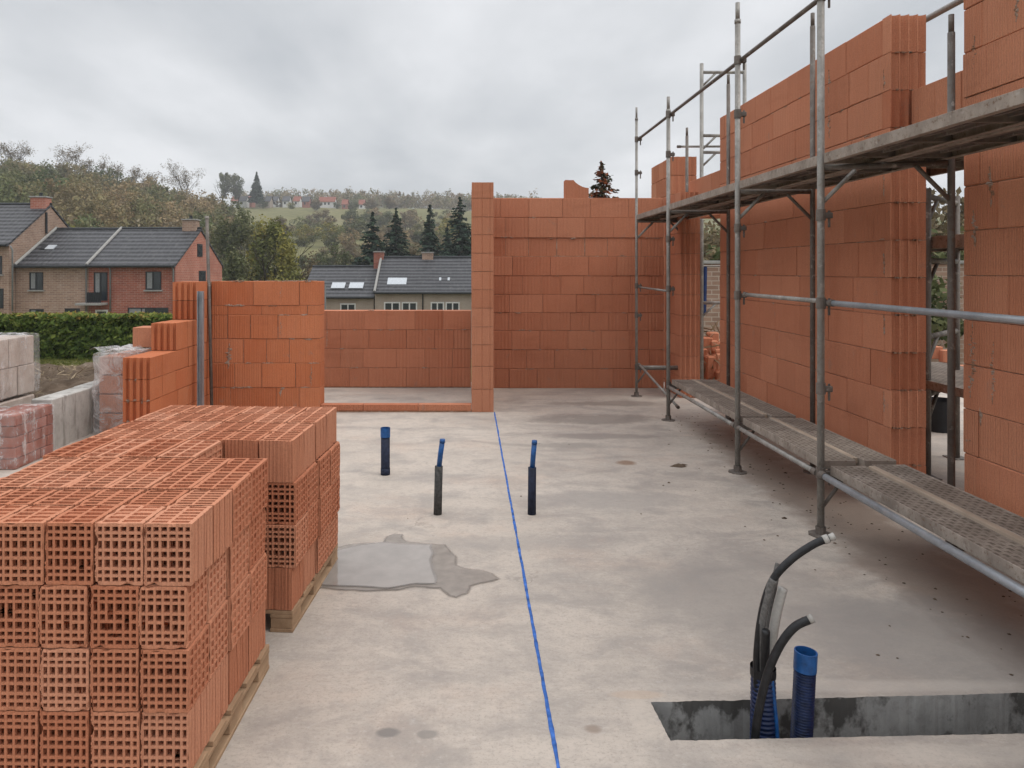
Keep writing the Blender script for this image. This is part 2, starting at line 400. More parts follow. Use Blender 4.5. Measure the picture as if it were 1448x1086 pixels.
def mat_leaf(name, stops, hue=None, trans=.25):
    n = N(name)
    col = n.ramp(n.attr('rnd'), stops)
    if hue: 
        h = n.ramp(n.attr('hue'), hue)
        col = n.mix(1.0, h, n.ramp(n.attr('rnd'), [(0,.6),(1,1.6)]), 'MULTIPLY')
    n.done(col, .75, .15)
    tl = n.node('ShaderNodeBsdfTranslucent'); n.link(col, tl.inputs[0]); mx = n.node('ShaderNodeMixShader'); mx.inputs[0].default_value = trans
    n.link(n.p.outputs[0], mx.inputs[1]); n.link(tl.outputs[0], mx.inputs[2]); n.link(mx.outputs[0], n.out.inputs[0])
    return n.m
M['wood_mass'] = mat_leaf('woodland_leaves', [(0,.1),(1,.1)], [(0,(.08,.105,.042)),(.3,(.145,.14,.062)),(.55,(.195,.155,.08)),(.8,(.245,.17,.088)),(1,(.22,.19,.13))])
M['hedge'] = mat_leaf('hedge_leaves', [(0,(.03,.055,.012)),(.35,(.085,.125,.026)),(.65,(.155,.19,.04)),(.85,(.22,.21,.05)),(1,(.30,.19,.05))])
M['spruce'] = mat_leaf('spruce_needles', [(0,(.014,.030,.020)),(.6,(.028,.053,.032)),(1,(.05,.078,.042))], trans=.1)
M['autumn'] = mat_leaf('autumn_leaves', [(0,(.075,.09,.025)),(.5,(.165,.165,.042)),(.85,(.25,.22,.055)),(1,(.32,.23,.06))])
M['brownleaf'] = mat_leaf('brown_leaves', [(0,(.09,.072,.042)),(.6,(.165,.125,.07)),(1,(.22,.165,.09))])
M['greenleaf'] = mat_leaf('dull_green_leaves', [(0,(.055,.07,.03)),(.6,(.115,.125,.052)),(1,(.17,.16,.075))])
M['rustleaf'] = mat_leaf('rusty_needles', [(0,(.03,.04,.02)),(.45,(.06,.05,.025)),(.6,(.2,.06,.025)),(1,(.32,.09,.035))])
M['grass'] = mat_leaf('grass_blades', [(0,(.07,.085,.02)),(.6,(.14,.15,.035)),(1,(.2,.19,.06))])
M['straw'] = mat_leaf('dry_stalks', [(0,(.12,.09,.05)),(.6,(.25,.19,.12)),(1,(.38,.3,.2))], trans=.1)
M['bark'] = mat_plain('bark', (.075,.06,.048), .9, .1, 0, .3, 6)

def mat_ground():
    n = N('meadow'); a = n.noise(.02, 6, .6); b = n.noise(.35, 6, .65); c = n.noise(6, 4)
    col = n.ramp(a, [(.35,(.145,.14,.06)),(.55,(.19,.178,.08)),(.7,(.205,.17,.09))])
    col = n.mix(n.ramp(b, [(.4,.5),(.6,0)]), col, (.085,.085,.035))
    col = n.mix(n.ramp(c, [(.35,.4),(.55,0)]), col, (.07,.06,.03))
    return n.done(col, .95, .1, 0, n.bump(c, .4, .05))
M['ground'] = mat_ground()
def mat_dirt():
    n = N('soil'); a = n.noise(2.5, 6, .65); b = n.noise(14, 6, .7)
    col = n.ramp(a, [(.35,(.065,.045,.031)),(.55,(.13,.095,.068)),(.72,(.21,.165,.125))])
    col = n.mix(n.ramp(b, [(.55,0),(.7,.6)]), col, (.26,.215,.17))
    return n.done(col, .95, .1, 0, n.bump(b, .7, .05))
M['dirt'] = mat_dirt()

def mat_housebrick(name, c1, c2, mort):
    n = N(name)
    bt = n.node('ShaderNodeTexBrick'); bt.inputs['Scale'].default_value = 1; bt.inputs['Brick Width'].default_value = .34; bt.inputs['Row Height'].default_value = .11
    bt.inputs['Mortar Size'].default_value = .012; bt.inputs['Color1'].default_value = c1+(1,); bt.inputs['Color2'].default_value = c2+(1,); bt.inputs['Mortar'].default_value = mort+(1,)
    sx = n.node('ShaderNodeSeparateXYZ'); n.link(n.tc.outputs['Object'], sx.inputs[0])
    cb = n.node('ShaderNodeCombineXYZ'); n.link(n.math('ADD', sx.outputs[0], sx.outputs[1]), cb.inputs[0]); n.link(sx.outputs[2], cb.inputs[1])
    n.link(cb.outputs[0], bt.inputs['Vector'])
    col = n.mix(n.ramp(n.noise(.7, 6, .65), [(.35,.45),(.65,0)]), bt.outputs['Color'], tuple(x*.55 for x in c1))
    col = n.mix(n.ramp(n.noise(3, 4), [(.5,0),(.75,.35)]), col, mort)
    return n.done(col, .9, .15)
M['red_house'] = mat_housebrick('red_facing_brick', (.37,.115,.078), (.25,.08,.058), (.38,.26,.21))
M['red_lit'] = mat_housebrick('red_brick_lit_tone', (.46,.17,.115), (.36,.13,.092), (.46,.3,.25))  # same red facing brick made paler: sunlit gable side put into the colour
M['tan_house'] = mat_housebrick('tan_facing_brick', (.37,.24,.175), (.25,.16,.12), (.44,.36,.3))
M['beige_house'] = mat_housebrick('beige_render', (.40,.33,.27), (.36,.295,.24), (.4,.34,.29))
def mat_tiles():
    n = N('dark_roof_tiles')
    sx = n.node('ShaderNodeSeparateXYZ'); n.link(n.tc.outputs['Object'], sx.inputs[0])
    row = n.math('FRACT', n.math('DIVIDE', n.math('ADD', sx.outputs[2], n.math('MULTIPLY', n.noise(.6,3), .06)), .25))
    colw = n.math('FRACT', n.math('DIVIDE', sx.outputs[0], .31))
    h = n.math('ADD', n.math('MULTIPLY', row, -1), n.math('MULTIPLY', n.math('SINE', n.math('MULTIPLY', sx.outputs[0], 20.27)), .3))
    a = n.noise(1.2, 5, .65); b = n.noise(3.5, 6, .7)
    col = n.ramp(a, [(.35,(.026,.026,.029)),(.65,(.052,.051,.056))])
    col = n.mix(n.ramp(row, [(.0,1),(.22,.95),(.42,0),(.92,0),(1,.5)]), col, (.012,.012,.014))
    col = n.mix(n.ramp(row, [(.35,0),(.55,.75),(.8,.2),(1,0)]), col, (.105,.105,.112))
    col = n.mix(n.ramp(b, [(.52,0),(.7,.5)]), col, (.12,.118,.115))
    return n.done(col, .6, .3, 0, n.bump(h, .6, .05))
M['tiles'] = mat_tiles()
M['redroof'] = mat_plain('red_roof', (.27,.1,.07), .8, .2, 0, .2, 1)

# ------------------------------------------------------------------ world, sun, camera
SUN_EL, SUN_AZ = math.radians(54), math.radians(108)     # azimuth measured from +Y clockwise
w = bpy.data.worlds.new("World"); sc.world = w; w.use_nodes = True
wt = w.node_tree
for nd in list(wt.nodes): wt.nodes.remove(nd)
def wn(t, **k):
    n = wt.nodes.new(t)
    for a, b in k.items(): setattr(n, a, b)
    return n
def wm(op, a, b=None, clamp=False):
    n = wn('ShaderNodeMath', operation=op); n.use_clamp = clamp
    for i, v in enumerate((a, b)):
        if v is None: continue
        if hasattr(v, 'is_linked'): wt.links.new(v, n.inputs[i])
        else: n.inputs[i].default_value = v
    return n.outputs[0]
sky = wn('ShaderNodeTexSky', sky_type='NISHITA'); sky.sun_disc = False
sky.sun_elevation = SUN_EL; sky.sun_rotation = SUN_AZ
bg_sky = wn('ShaderNodeBackground'); bg_sky.inputs[1].default_value = .1; wt.links.new(sky.outputs[0], bg_sky.inputs[0])
tc = wn('ShaderNodeTexCoord'); sp = wn('ShaderNodeSeparateXYZ'); wt.links.new(tc.outputs['Generated'], sp.inputs[0])
zz = wm('MAXIMUM', sp.outputs[2], 0.0)
den = wm('ADD', zz, .16)
cb = wn('ShaderNodeCombineXYZ')
wt.links.new(wm('DIVIDE', sp.outputs[0], den), cb.inputs[0]); wt.links.new(wm('DIVIDE', sp.outputs[1], den), cb.inputs[1])
def wnoise(scale, detail, rough, off, dist=0):
    mp = wn('ShaderNodeMapping'); mp.inputs['Location'].default_value = off; mp.inputs['Scale'].default_value = (1.0, .55, 1)
    wt.links.new(cb.outputs[0], mp.inputs[0])
    n = wn('ShaderNodeTexNoise'); n.inputs['Scale'].default_value = scale; n.inputs['Detail'].default_value = detail; n.inputs['Roughness'].default_value = rough; n.inputs['Distortion'].default_value = dist
    wt.links.new(mp.outputs[0], n.inputs['Vector']); return n.outputs['Fac']
cl = wm('ADD', wm('MULTIPLY', wnoise(.9, 6, .5, (3.2, 1.7, 0), .3), .72), wm('MULTIPLY', wnoise(2.6, 5, .55, (7.1, 4.0, 0)), .28))
rp = wn('ShaderNodeValToRGB'); wt.links.new(cl, rp.inputs[0])
el = rp.color_ramp.elements
el[0].position = .36; el[0].color = (.365,.38,.40,1); el[1].position = .62; el[1].color = (.575,.58,.595,1)
e = el.new(.49); e.color = (.46,.47,.485,1)
# overcast skies are brighter overhead
gain = wm('ADD', 1.0, wm('MULTIPLY', wm('MAXIMUM', wm('SUBTRACT', zz, .34), 0), 2.7))
bg_c = wn('ShaderNodeBackground'); wt.links.new(rp.outputs[0], bg_c.inputs[0]); wt.links.new(gain, bg_c.inputs[1])
mx = wn('ShaderNodeMixShader'); mx.inputs[0].default_value = .95
wt.links.new(bg_sky.outputs[0], mx.inputs[1]); wt.links.new(bg_c.outputs[0], mx.inputs[2])
wo = wn('ShaderNodeOutputWorld'); wt.links.new(mx.outputs[0], wo.inputs[0])

sl = bpy.data.lights.new('sun', 'SUN'); sl.energy = .75; sl.angle = math.radians(25); sl.color = (1,.96,.9)
so = bpy.data.objects.new('sun', sl); COL.objects.link(so)
sd = Vector((math.sin(SUN_AZ)*math.cos(SUN_EL), math.cos(SUN_AZ)*math.cos(SUN_EL), math.sin(SUN_EL)))
so.rotation_euler = (-sd).to_track_quat('-Z', 'Y').to_euler(); so.location = (0,0,30)

cam = bpy.data.cameras.new('camera'); co = bpy.data.objects.new('camera', cam); COL.objects.link(co); sc.camera = co
co.location = (0,0,CZ); co.rotation_euler = (math.pi/2,0,0)
cam.sensor_width = 36; cam.lens = 36*F/1448; cam.shift_x = (724-PX)/1448; cam.shift_y = (PY-543)/1448
cam.clip_start = .05; cam.clip_end = 4000
sc.view_settings.view_transform = 'Standard'; sc.view_settings.look = 'None'; sc.view_settings.exposure = .64; sc.view_settings.gamma = 1
sc.cycles.use_denoising = True; sc.cycles.max_bounces = 6; sc.cycles.transparent_max_bounces = 12

# ------------------------------------------------------------------ terrain
YK = np.array([-60, 0, 12, 15, 21, 30, 42, 57, 80, 100, 150, 220, 300, 420, 600, 800, 1200.])
UK = np.array([-.72, -.5, -.36, -.24, -.1, .1, .7])
HT = np.array([
 [-.8]*7, [-.8]*7, [-.8]*7, [-.85]*7, [-1.05]*5+[-.9,-.7], [-2.2,-2.2,-2.4,-2.6,-2.8,-2.6,-1.4], [-3.5,-3.5,-4,-4.4,-4.8,-4,-2],
 [-3.4,-3.4,-4.6,-5.4,-5.6,-5,-3], [-.5,-1.2,-4.4,-6,-6,-5.5,-2], [3,1.5,-3,-5.5,-5.8,-5,0], [14,10.5,3.5,.5,0,0,4],
 [29,23,15,9,7.5,7,12], [34,29,22,18,17,16,18], [37,36,37,37,36,35,34], [46,48,52,53,51,47,44], [44,44,46,46,46,44,42], [20]*7])
def ground_h(X, Y):
    X, Y = np.asarray(X, float), np.asarray(Y, float)
    u = np.clip(X/np.maximum(Y, 8), -.72, .7)
    yi = np.clip(np.searchsorted(YK, Y)-1, 0, len(YK)-2)
    t = np.clip((Y-YK[yi])/(YK[yi+1]-YK[yi]), 0, 1); t = t*t*(3-2*t)*.5+t*.5
    ui = np.clip(np.searchsorted(UK, u)-1, 0, len(UK)-2); s = (u-UK[ui])/(UK[ui+1]-UK[ui])
    h = (HT[yi,ui]*(1-t)+HT[yi+1,ui]*t)*(1-s)+(HT[yi,ui+1]*(1-t)+HT[yi+1,ui+1]*t)*s
    return h
def gz(x, y): return float(ground_h(x, y))
gx = np.concatenate([-np.geomspace(900, 8, 60), np.linspace(-7.5, 7.5, 16), np.geomspace(8, 900, 60)])
gy = np.concatenate([np.linspace(-60, 10, 15), np.geomspace(11, 1200, 120)])
GX, GY = np.meshgrid(gx, gy)
GZ = ground_h(GX, GY)
for i in range(GX.shape[0]):
    for j in range(GX.shape[1]):
        if GY[i,j] > 30:
            a = min(1, (GY[i,j]-30)/150)
            GZ[i,j] += a*2.0*mnoise.noise((GX[i,j]*.02, GY[i,j]*.02, 0))
V = np.stack([GX.ravel(), GY.ravel(), GZ.ravel()], 1)
nyy, nxx = GX.shape
I = np.arange(nyy*nxx).reshape(nyy, nxx)
Q = np.stack([I[:-1,:-1].ravel(), I[:-1,1:].ravel(), I[1:,1:].ravel(), I[1:,:-1].ravel()], 1)
me = fast_mesh('terrain', V, Q, np.zeros(len(Q)), M['ground']); me.polygons.foreach_set('use_smooth', [True]*len(Q))
struct(mesh_obj('terrain', me))

# ------------------------------------------------------------------ slab with the open trench
FX0, FX1, FY0, FY1 = -4.3, 6.4, -2.0, 10.25
TH = [(.664,2.437), (2.35,2.49), (2.35,2.725), (.652,2.653)]        # trench mouth, counter-clockwise
def rough_edge(p, q, seed):
    n = max(4, int(math.dist(p, q)/.012)); dx, dy = (q[0]-p[0])/n, (q[1]-p[1])/n; L = math.hypot(dx, dy); P = []
    for k in range(n):
        w_ = 0 if k == 0 else .0035*mnoise.noise((k*.21, seed, 0))+.0025*mnoise.noise((k*.8, seed, 4))-.006*max(0, mnoise.noise((k*.13, seed, 9))-.35)
        P.append((p[0]+dx*k-dy/L*w_, p[1]+dy*k+dx/L*w_))
    return P
EDG = [rough_edge(TH[k], TH[(k+1)%4], k*7.3) for k in range(4)]
b = MB()
oc = [(FX0,FY0),(FX1,FY0),(FX1,FY1),(FX0,FY1)]
for k in range(4):
    a0, a1 = oc[k], oc[(k+1)%4]
    inner = EDG[k]+[TH[(k+1)%4]]
    b.quad((*a0,0),(*a1,0),*[(x,y,0) for x,y in inner[::-1]])
    b.quad((*a1,0),(*a0,0),(*a0,-.5),(*a1,-.5))
floor = struct(b.build('floor', M['floor']))
b = MB(); TB = -.36
ring_ = [p for e_ in EDG for p in e_]
for k in range(len(ring_)):
    h0, h1 = ring_[k], ring_[(k+1)%len(ring_)]
    b.quad((*h1,0),(*h0,0),(*h0,TB),(*h1,TB))
b.quad(*[(x,y,TB) for x,y in TH])
struct(b.build('trench', M['trench']))

# puddle: wet ring and water, thin sheets on the slab
def fpt(px, py, z=0):
    d = (CZ-z)*F/(py-PY); return ((px-PX)/F*d, d)
def sheet(name, pts, z, mat, wob=.012, seed=0):
    P = []
    for k in range(len(pts)):
        a, c = Vector(pts[k]), Vector(pts[(k+1)%len(pts)])
        m = max(2, int((c-a).length/.03))
        for t in range(m):
            p = a.lerp(c, t/m); P.append((p.x+wob*mnoise.noise((p.x*9+seed, p.y*9, 0))*1.5, p.y+wob*mnoise.noise((p.x*9, p.y*9+seed, 5))*2.0))
    V, E_, Fq = [], [], []; n = len(P)
    for ins, e in ((0,0.),(.01,.45),(.024,1.)):
        for k in range(n):
            t = Vector(P[(k+2)%n])-Vector(P[k-2]); t.normalize(); V.append((P[k][0]-t.y*ins, P[k][1]+t.x*ins, z)); E_.append(e)
    for l in (0,1):
        for k in range(n): Fq.append((l*n+k, l*n+(k+1)%n, (l+1)*n+(k+1)%n, (l+1)*n+k))
    Fq.append(tuple(range(2*n,3*n)))
    # a clockwise outline would inset outwards
    me = bpy.data.meshes.new(name); me.from_pydata(V, [], Fq); a = me.attributes.new('edge','FLOAT','POINT'); a.data.foreach_set('value', E_)
    me.materials.append(mat); me.update(); o = bpy.data.objects.new(name, me); COL.objects.link(o); return o
ring = [fpt(*p) for p in [(430,786),(478,773),(500,770),(542,766),(556,754),(568,754),(577,766),(600,768),(631,769),(644,786),(650,800),(668,804),(698,811),(706,817),(690,826),(668,830),(664,841),(645,846),(630,843),(622,834),(590,833),(550,838),(500,836),(440,836)][::-1]]
struct(sheet('damp_patch', ring, .004, M['damp'], .016))
wat = [fpt(*p) for p in [(430,790),(478,778),(505,772),(545,769),(575,771),(613,771),(615,800),(618,828),(590,829),(550,833),(500,832),(440,831)][::-1]]
struct(sheet('puddle', wat, .008, M['water'], .012, 3))

# ------------------------------------------------------------------ clay block walls
def rib_poly(x0, x1, yf, yb, ribs, depth):
    """plan outline of a block whose -Y end carries vertical tongues"""
    P = [(x1,yb),(x0,yb)]
    wd = (x1-x0)/ribs
    for k in range(ribs):
        a = x0+k*wd
        for t, dd in ((0,.0),(.12,.05),(.2,.75),(.45,1.0),(.75,.85),(.93,.35)):
            P.append((a+t*wd, yf+dd*depth))
    P.append((x1, yf))
    return P
def rib_slots(x0, x1, yf, yb, ribs, depth):
    P = [(x1,yb),(x0,yb)]
    wd = (x1-x0)/ribs
    for k in range(ribs):
        a = x0+k*wd
        for t, dd in ((0,0),(.42,0),(.5,.9),(.62,1),(.86,1),(.94,.5)): P.append((a+t*wd, yf+dd*depth))
    P.append((x1, yf)); return P
LEN = [.25,.3,.37,.37,.44,.5]
def course_blocks(b, axis, a0, a1, f0, f1, z0, z1, rng, jit=.002, lens=LEN, tone=(0,1), gap=.004):
    a = a0; first = True
    while a < a1-1e-4:
        L = rng.choice(lens) if not first else rng.choice(lens)*rng.uniform(.5,1)
        first = False
        e = a+L
        if a1-e < .1: e = a1
        r = .5+(rng.uniform(*tone)-.5)*.75; j = rng.uniform(-jit, jit); jz = rng.uniform(0,.0015)
        g = gap*rng.uniform(.4,1.1)
        if axis == 'x': b.box(a+g/2, e-g/2, f0+j, f1+j, z0+.003*rng.uniform(.4,1.2), z1-.0015-jz, r, rng.choice([.002,.003,.003,.006]))
        else: b.box(f0+j, f1+j, a+g/2, e-g/2, z0+.003*rng.uniform(.4,1.2), z1-.0015-jz, r, rng.choice([.002,.003,.003,.006]))
        a = e
def smears(b, axis, face, spots, rng):
    """mortar squeezed out of the joints: runs of low lumps standing proud of the face"""
    for (a, z, w_, h_) in spots:
        m = max(3, int(max(w_, h_)/.012)); wob = rng.uniform(-.3,.3)
        for q in range(m):
            t = (q+.5)/m-.5; fall = (1-abs(2*t)**2)*rng.uniform(.25,1.1)
            if h_ > w_: ca, cz_ = a+w_*.35*rng.uniform(-1,1)*fall+wob*w_*t, z+h_*t; ra, rz_ = w_*.5*fall+.003, h_/m*rng.uniform(.5,1.3)
            else: ca, cz_ = a+w_*t, z+h_*.3*rng.uniform(-1,1); ra, rz_ = w_/m*rng.uniform(.5,1.3), h_*.5*fall+.003
            n = 6; P = []
            for k in range(n):
                an = 2*math.pi*k/n; rr = rng.uniform(.6,1.2); P.append((ca+math.cos(an)*ra*rr, cz_+math.sin(an)*rz_*rr))
            tip = rng.uniform(.001,.005); r = rng.random()
            for k in range(n):
                p, q2 = P[k], P[(k+1)%n]
                if axis == 'x': b.quad((p[0],face+.004,p[1]),(q2[0],face+.004,q2[1]),(ca,face-tip,cz_), r=r)
                else: b.quad((face+.004,p[0],p[1]),(face-tip,ca,cz_),(face+.004,q2[0],q2[1]), r=r)
def W(name, label, loc): return thing(name, label, 'wall', loc)
# back wall
rng = random.Random(3)
BY = 9.71
root = W('brick_wall', 'tall back wall of pale orange clay blocks facing the camera beside the pillar', (1.55,BY,0))
b, m, s = MB(), MB(), MB()
zs = [0,.255,.505,.755,.99,1.23,1.475,1.73,1.975,2.24,2.5]
for i in range(10):
    dy = {7:.012, 6:-.004, 9:.004}.get(i, 0)
    course_blocks(b, 'x', .29, 2.56, BY+dy, BY+.24, zs[i], zs[i+1], rng, tone=(.55,1) if i in (8,9) else (.2,.8))
m.box(.295, 2.555, BY+.014, BY+.232, .0, 2.485)
smears(s, 'x', BY-.002, [(rng.uniform(.4,2.7), rng.choice(zs[1:10])+rng.uniform(-.01,.01), rng.uniform(.03,.12), rng.uniform(.012,.03)) for _ in range(34)], rng)
b.build('blockwork', M['clay'], root, root.location); m.build('mortar_bed', M['mortar'], root, root.location); s.build('mortar_smear', M['mortar'], root, root.location)
# broken crest on the top of it
b = MB()
prof = [(1.27,2.497),(1.575,2.497),(1.575,2.63),(1.53,2.635),(1.485,2.65),(1.44,2.675),(1.40,2.705),(1.375,2.735),(1.33,2.732),(1.27,2.737)]
n_ = len(prof)
b.quad(*[(x,BY+.01,z) for x,z in prof]); b.quad(*[(x,BY+.2,z) for x,z in prof][::-1])
for k in range(n_):
    p, q = prof[k], prof[(k+1)%n_]; b.quad((p[0],BY+.01,p[1]),(p[0],BY+.2,p[1]),(q[0],BY+.2,q[1]),(q[0],BY+.01,q[1]))
tag(b.build('broken_block', M['clay']), 'broken block with a curved broken edge standing on top of the back wall', 'block')

# pillar: end of a cross wall
root = W('brick_pillar', 'slim tall pillar of pale clay blocks between low wall and back wall', (.15,8.07,0))
b, m = MB(), MB(); nz = 12; hz = 2.51/nz
pz = [0,.25,.50,.735,.93,1.135,1.335,1.535,1.735,1.935,2.13,2.335,2.51]
for i in range(nz):
    b.prism([(x,y) for x,y in [(.27,8.075),(.27,8.5),(.032,8.5),(.032,8.075),(.034,8.071),(.138,8.071),(.142,8.076),(.15,8.076),(.154,8.071),(.225,8.071),(.228,8.075),(.234,8.075),(.237,8.071),(.268,8.071)]], pz[i]+.003, pz[i+1]-.002, rng.uniform(.3,.9))
    course_blocks(b, 'y', 8.505, 9.70, .034, .27, pz[i], pz[i+1], rng)
m.box(.04,.263,8.085,9.70,0,2.49)
b.build('blockwork', M['clay_pale'], root, root.location); m.build('mortar_bed', M['mortar'], root, root.location)

# low wall
root = W('low_brick_wall', 'low parapet wall of four clay block courses left of the tall pillar', (-1,9.75,0))
b, m, s = MB(), MB(), MB()
zs = [0.01,.262,.515,.765,1.017]
for i in range(4): course_blocks(b, 'x', -2.9, .03, 9.75, 9.99, zs[i], zs[i+1], rng, tone=(.25,.75) if i < 2 else (.1,1))
m.box(-2.89,.025,9.758,9.982,0,1.005)
smears(s, 'x', 9.748, [(rng.uniform(-1.9,0), rng.choice(zs[1:]), rng.uniform(.03,.1), .02) for _ in range(14)]+[(-1.87,.72,.025,.42)], rng)
b.build('blockwork', M['clay'], root, root.location); m.build('mortar_bed', M['mortar'], root, root.location); s.build('mortar_smear', M['mortar'], root, root.location)
# curb in front of it
root = thing('brick_curb', 'thin brick sill course on the slab between the left wall and pillar', 'curb', (-.8,8.07,0))
b, m = MB(), MB()
course_blocks(b, 'x', -1.615, .03, 8.075, 8.18, .012, .085, rng, lens=[.5,.6])
m.box(-1.612,.028,8.066,8.175,-.002,.011)
b.build('blockwork', M['clay'], root, root.location); m.build('mortar_bed', M['mortar'], root, root.location)

# left wall, front leg
root = W('brick_wall', 'weathered orange block wall behind the brick stacks, steel props leaning on it', (-2.2,8.07,0))
b, m, s = MB(), MB(), MB()
zs = [0,.26,.51,.785,1.05,1.165,1.43]
zs = [0.0,.27,.535,.80,1.06,1.165,1.43]
for i in range(6): course_blocks(b, 'x', -2.81, -1.62, 8.07, 8.31, zs[i], zs[i+1], rng, jit=.004, lens=[.25,.25,.3,.37,.5], gap=.008)
m.box(-2.805,-1.628,8.079,8.30,0,1.418)
sp_ = [(rng.uniform(-2.7,-1.65), rng.choice(zs[1:]), rng.uniform(.04,.14), .022) for _ in range(26)]+[(-2.05,.9,.05,.2),(-2.05,1.3,.045,.2),(-1.72,.4,.03,.22),(-2.62,.6,.06,.3),(-2.05,.25,.05,.16)]
smears(s, 'x', 8.068, sp_, rng)
for k in range(26):
    xx = rng.uniform(-2.8,-1.66); s.box(xx, xx+rng.uniform(.01,.05), 8.08+rng.uniform(0,.15), 8.12+rng.uniform(0,.15), 1.4285, 1.432+rng.uniform(0,.006), rng.random(), .001)
b.build('blockwork', M['clay_orange'], root, root.location); m.build('mortar_bed', M['mortar'], root, root.location); s.build('mortar_smear', M['mortar'], root, root.location)
# left wall, stepped leg running to the camera
root = W('stepped_brick_wall', 'stepped orange block wall with grooved block ends, left behind the brick stacks', (-2.94,7.2,0))
b, m, s = MB(), MB(), MB()
XL, XR = -3.06, -2.82
course_blocks(b, 'y', 5.45, 8.3, XL, XR, .0, .2, rng, lens=[.5,.37])
st = [(.2,.39,6.54),(.39,.58,6.54),(.58,.775,6.54),(.775,1.04,7.125),(1.04,1.235,7.64),(1.235,1.43,7.64)]
for z0, z1, y0 in st:
    e = y0+rng.uniform(.25,.37)
    b.prism(rib_slots(XL, XR, y0, e-.004, 4, .028), z0+.003, z1-.002, rng.uniform(.2,.9))
    if e < 8.05: course_blocks(b, 'y', e, 8.065 if z1 < 1.43 else 8.065, XL, XR, z0, z1, rng, jit=.004)
m.box(XL+.01, XR-.01, 6.62, 8.29, 0, .76); m.box(XL+.01, XR-.01, 7.2, 8.29, .76, 1.03); m.box(XL+.01, XR-.01, 7.72, 8.29, 1.03, 1.42); m.box(XL+.01, XR-.01, 5.46, 6.61, 0, .19)
smears(s, 'x', 6.548, [(XL+rng.uniform(.02,.22), rng.choice([.2,.39,.58,.4]), rng.uniform(.02,.06), rng.uniform(.02,.05)) for _ in range(14)], rng)
b.build('blockwork', M['clay_orange'], root, root.location); m.build('mortar_bed', M['mortar'], root, root.location); s.build('mortar_smear', M['mortar'], root, root.location)

# right wall (far piece): long, ribbed near end
RX0, RX1 = 2.80, 3.035
root = W('brick_wall', 'tall clay block wall behind the scaffold, long piece with ribbed near end', (2.9,6.5,0))
b, m, s = MB(), MB(), MB()
nc = 13; ch = 3.25/nc
for i in range(nc):
    z0, z1 = i*ch, (i+1)*ch
    long_ = rng.uniform(.18,.3) if i % 2 else rng.uniform(.06,.12)
    dark = {10:.0, 3:.1}.get(i, rng.uniform(.35,.9))
    b.prism(rib_poly(RX0, RX1, 4.91+(0.004 if i%2 else 0), 4.91+long_-.005, 4, .027), z0+.0025, z1-.0015, dark)
    course_blocks(b, 'y', 4.91+long_, 8.25, RX0, RX1, z0, z1, rng, jit=.003, lens=[.37,.5,.5,.5], tone=(.25,.8))
m.box(RX0+.008, RX1-.008, 4.955, 8.24, 0, 3.235)
smears(s, 'y', RX0-.002, [(rng.uniform(5,8.1), ch*rng.randint(1,12)+rng.uniform(-.01,.01), rng.uniform(.03,.1), .015) for _ in range(22)]+[(4.99,ch*k+rng.uniform(.02,.2),.03,.14) for k in (2,4,6,8,11)]+[(5.75,3.0,.05,.22),(5.75,2.7,.06,.25)], rng)
for i in range(1,nc):
    for k in range(6): 
        xs = RX0+.012+rng.uniform(0,.19); s.box(xs, xs+rng.uniform(.006,.022), 4.914, 4.932, i*ch-.005, i*ch+rng.uniform(.002,.007), .5)
b.build('blockwork', M['clay'], root, root.location); m.build('mortar_bed', M['mortar'], root, root.location); s.build('mortar_smear', M['mortar'], root, root.location)
# near piece, right edge of the picture
root = W('brick_wall', 'grooved clay block wall at the right edge, nearest the camera, cement smears on joints', (2.9,3.2,0))
b, m, s = MB(), MB(), MB()
nc = 15; ch2 = .25
for i in range(nc):
    course_blocks(b, 'y', 1.0, 4.19, RX0, RX1, i*ch2+.02, (i+1)*ch2+.02, rng, jit=.003, lens=[.37,.5,.5], tone=(.4,.95))
m.box(RX0+.008, RX1-.008, 1.02, 4.18, 0, nc*ch2)
smears(s, 'y', RX0-.002, [(3.95,1.0,.05,.34),(4.12,1.05,.08,.42),(4.1,1.78,.05,.2),(3.97,2.0,.05,.22),(3.78,2.95,.06,.26),(4.1,2.75,.05,.2),(4.05,.75,.03,.1),(4.15,.6,.05,.05)], rng)
b.build('blockwork', M['clay'], root, root.location); m.build('mortar_bed', M['mortar'], root, root.location); s.build('mortar_smear', M['mortar'], root, root.location)
# lintel over the gap between the two pieces
root = thing('brick_lintel', 'clay block lintel bridging the narrow gap between the two tall right walls', 'lintel', (2.98,4.55,2.3))
b, m = MB(), MB()
course_blocks(b, 'y', 4.195, 4.90, 2.93, 3.03, 2.5, 2.74, rng, lens=[.25,.37]); m.box(2.94,3.02,4.2,4.895,2.44,2.498)
b.build('blockwork', M['clay_pale'], root, root.location); m.build('timber_bearer', M['greywood'], root, root.location)
# corner pier left of the doorway and wall beyond the back wall
root = W('brick_pier', 'narrow ribbed clay block pier in the back corner left of the doorway', (2.68,9.3,0))
b, m = MB(), MB()
for i in range(10):
    b.prism(rib_poly(2.565, 2.80, 8.96, 9.2, 4, .024), i*.25+.003, (i+1)*.25-.002, rng.uniform(.3,.8))
    course_blocks(b, 'y', 9.205, 9.70, 2.565, 2.80, i*.25, (i+1)*.25, rng, lens=[.5])
m.box(2.575,2.79,9.0,9.69,0,2.49)
b.build('blockwork', M['clay'], root, root.location); m.build('mortar_bed', M['mortar'], root, root.location)
root = thing('brick_lintel', 'clay lintel over the doorway at the back right corner', 'lintel', (2.9,8.6,2.1))
b = MB()
course_blocks(b, 'y', 8.255, 8.955, RX0, RX1, 2.17, 2.42, rng, lens=[.3,.37]); course_blocks(b, 'y', 8.255, 9.6, RX0-.0, RX1, 2.424, 2.67, rng, lens=[.45,.6])
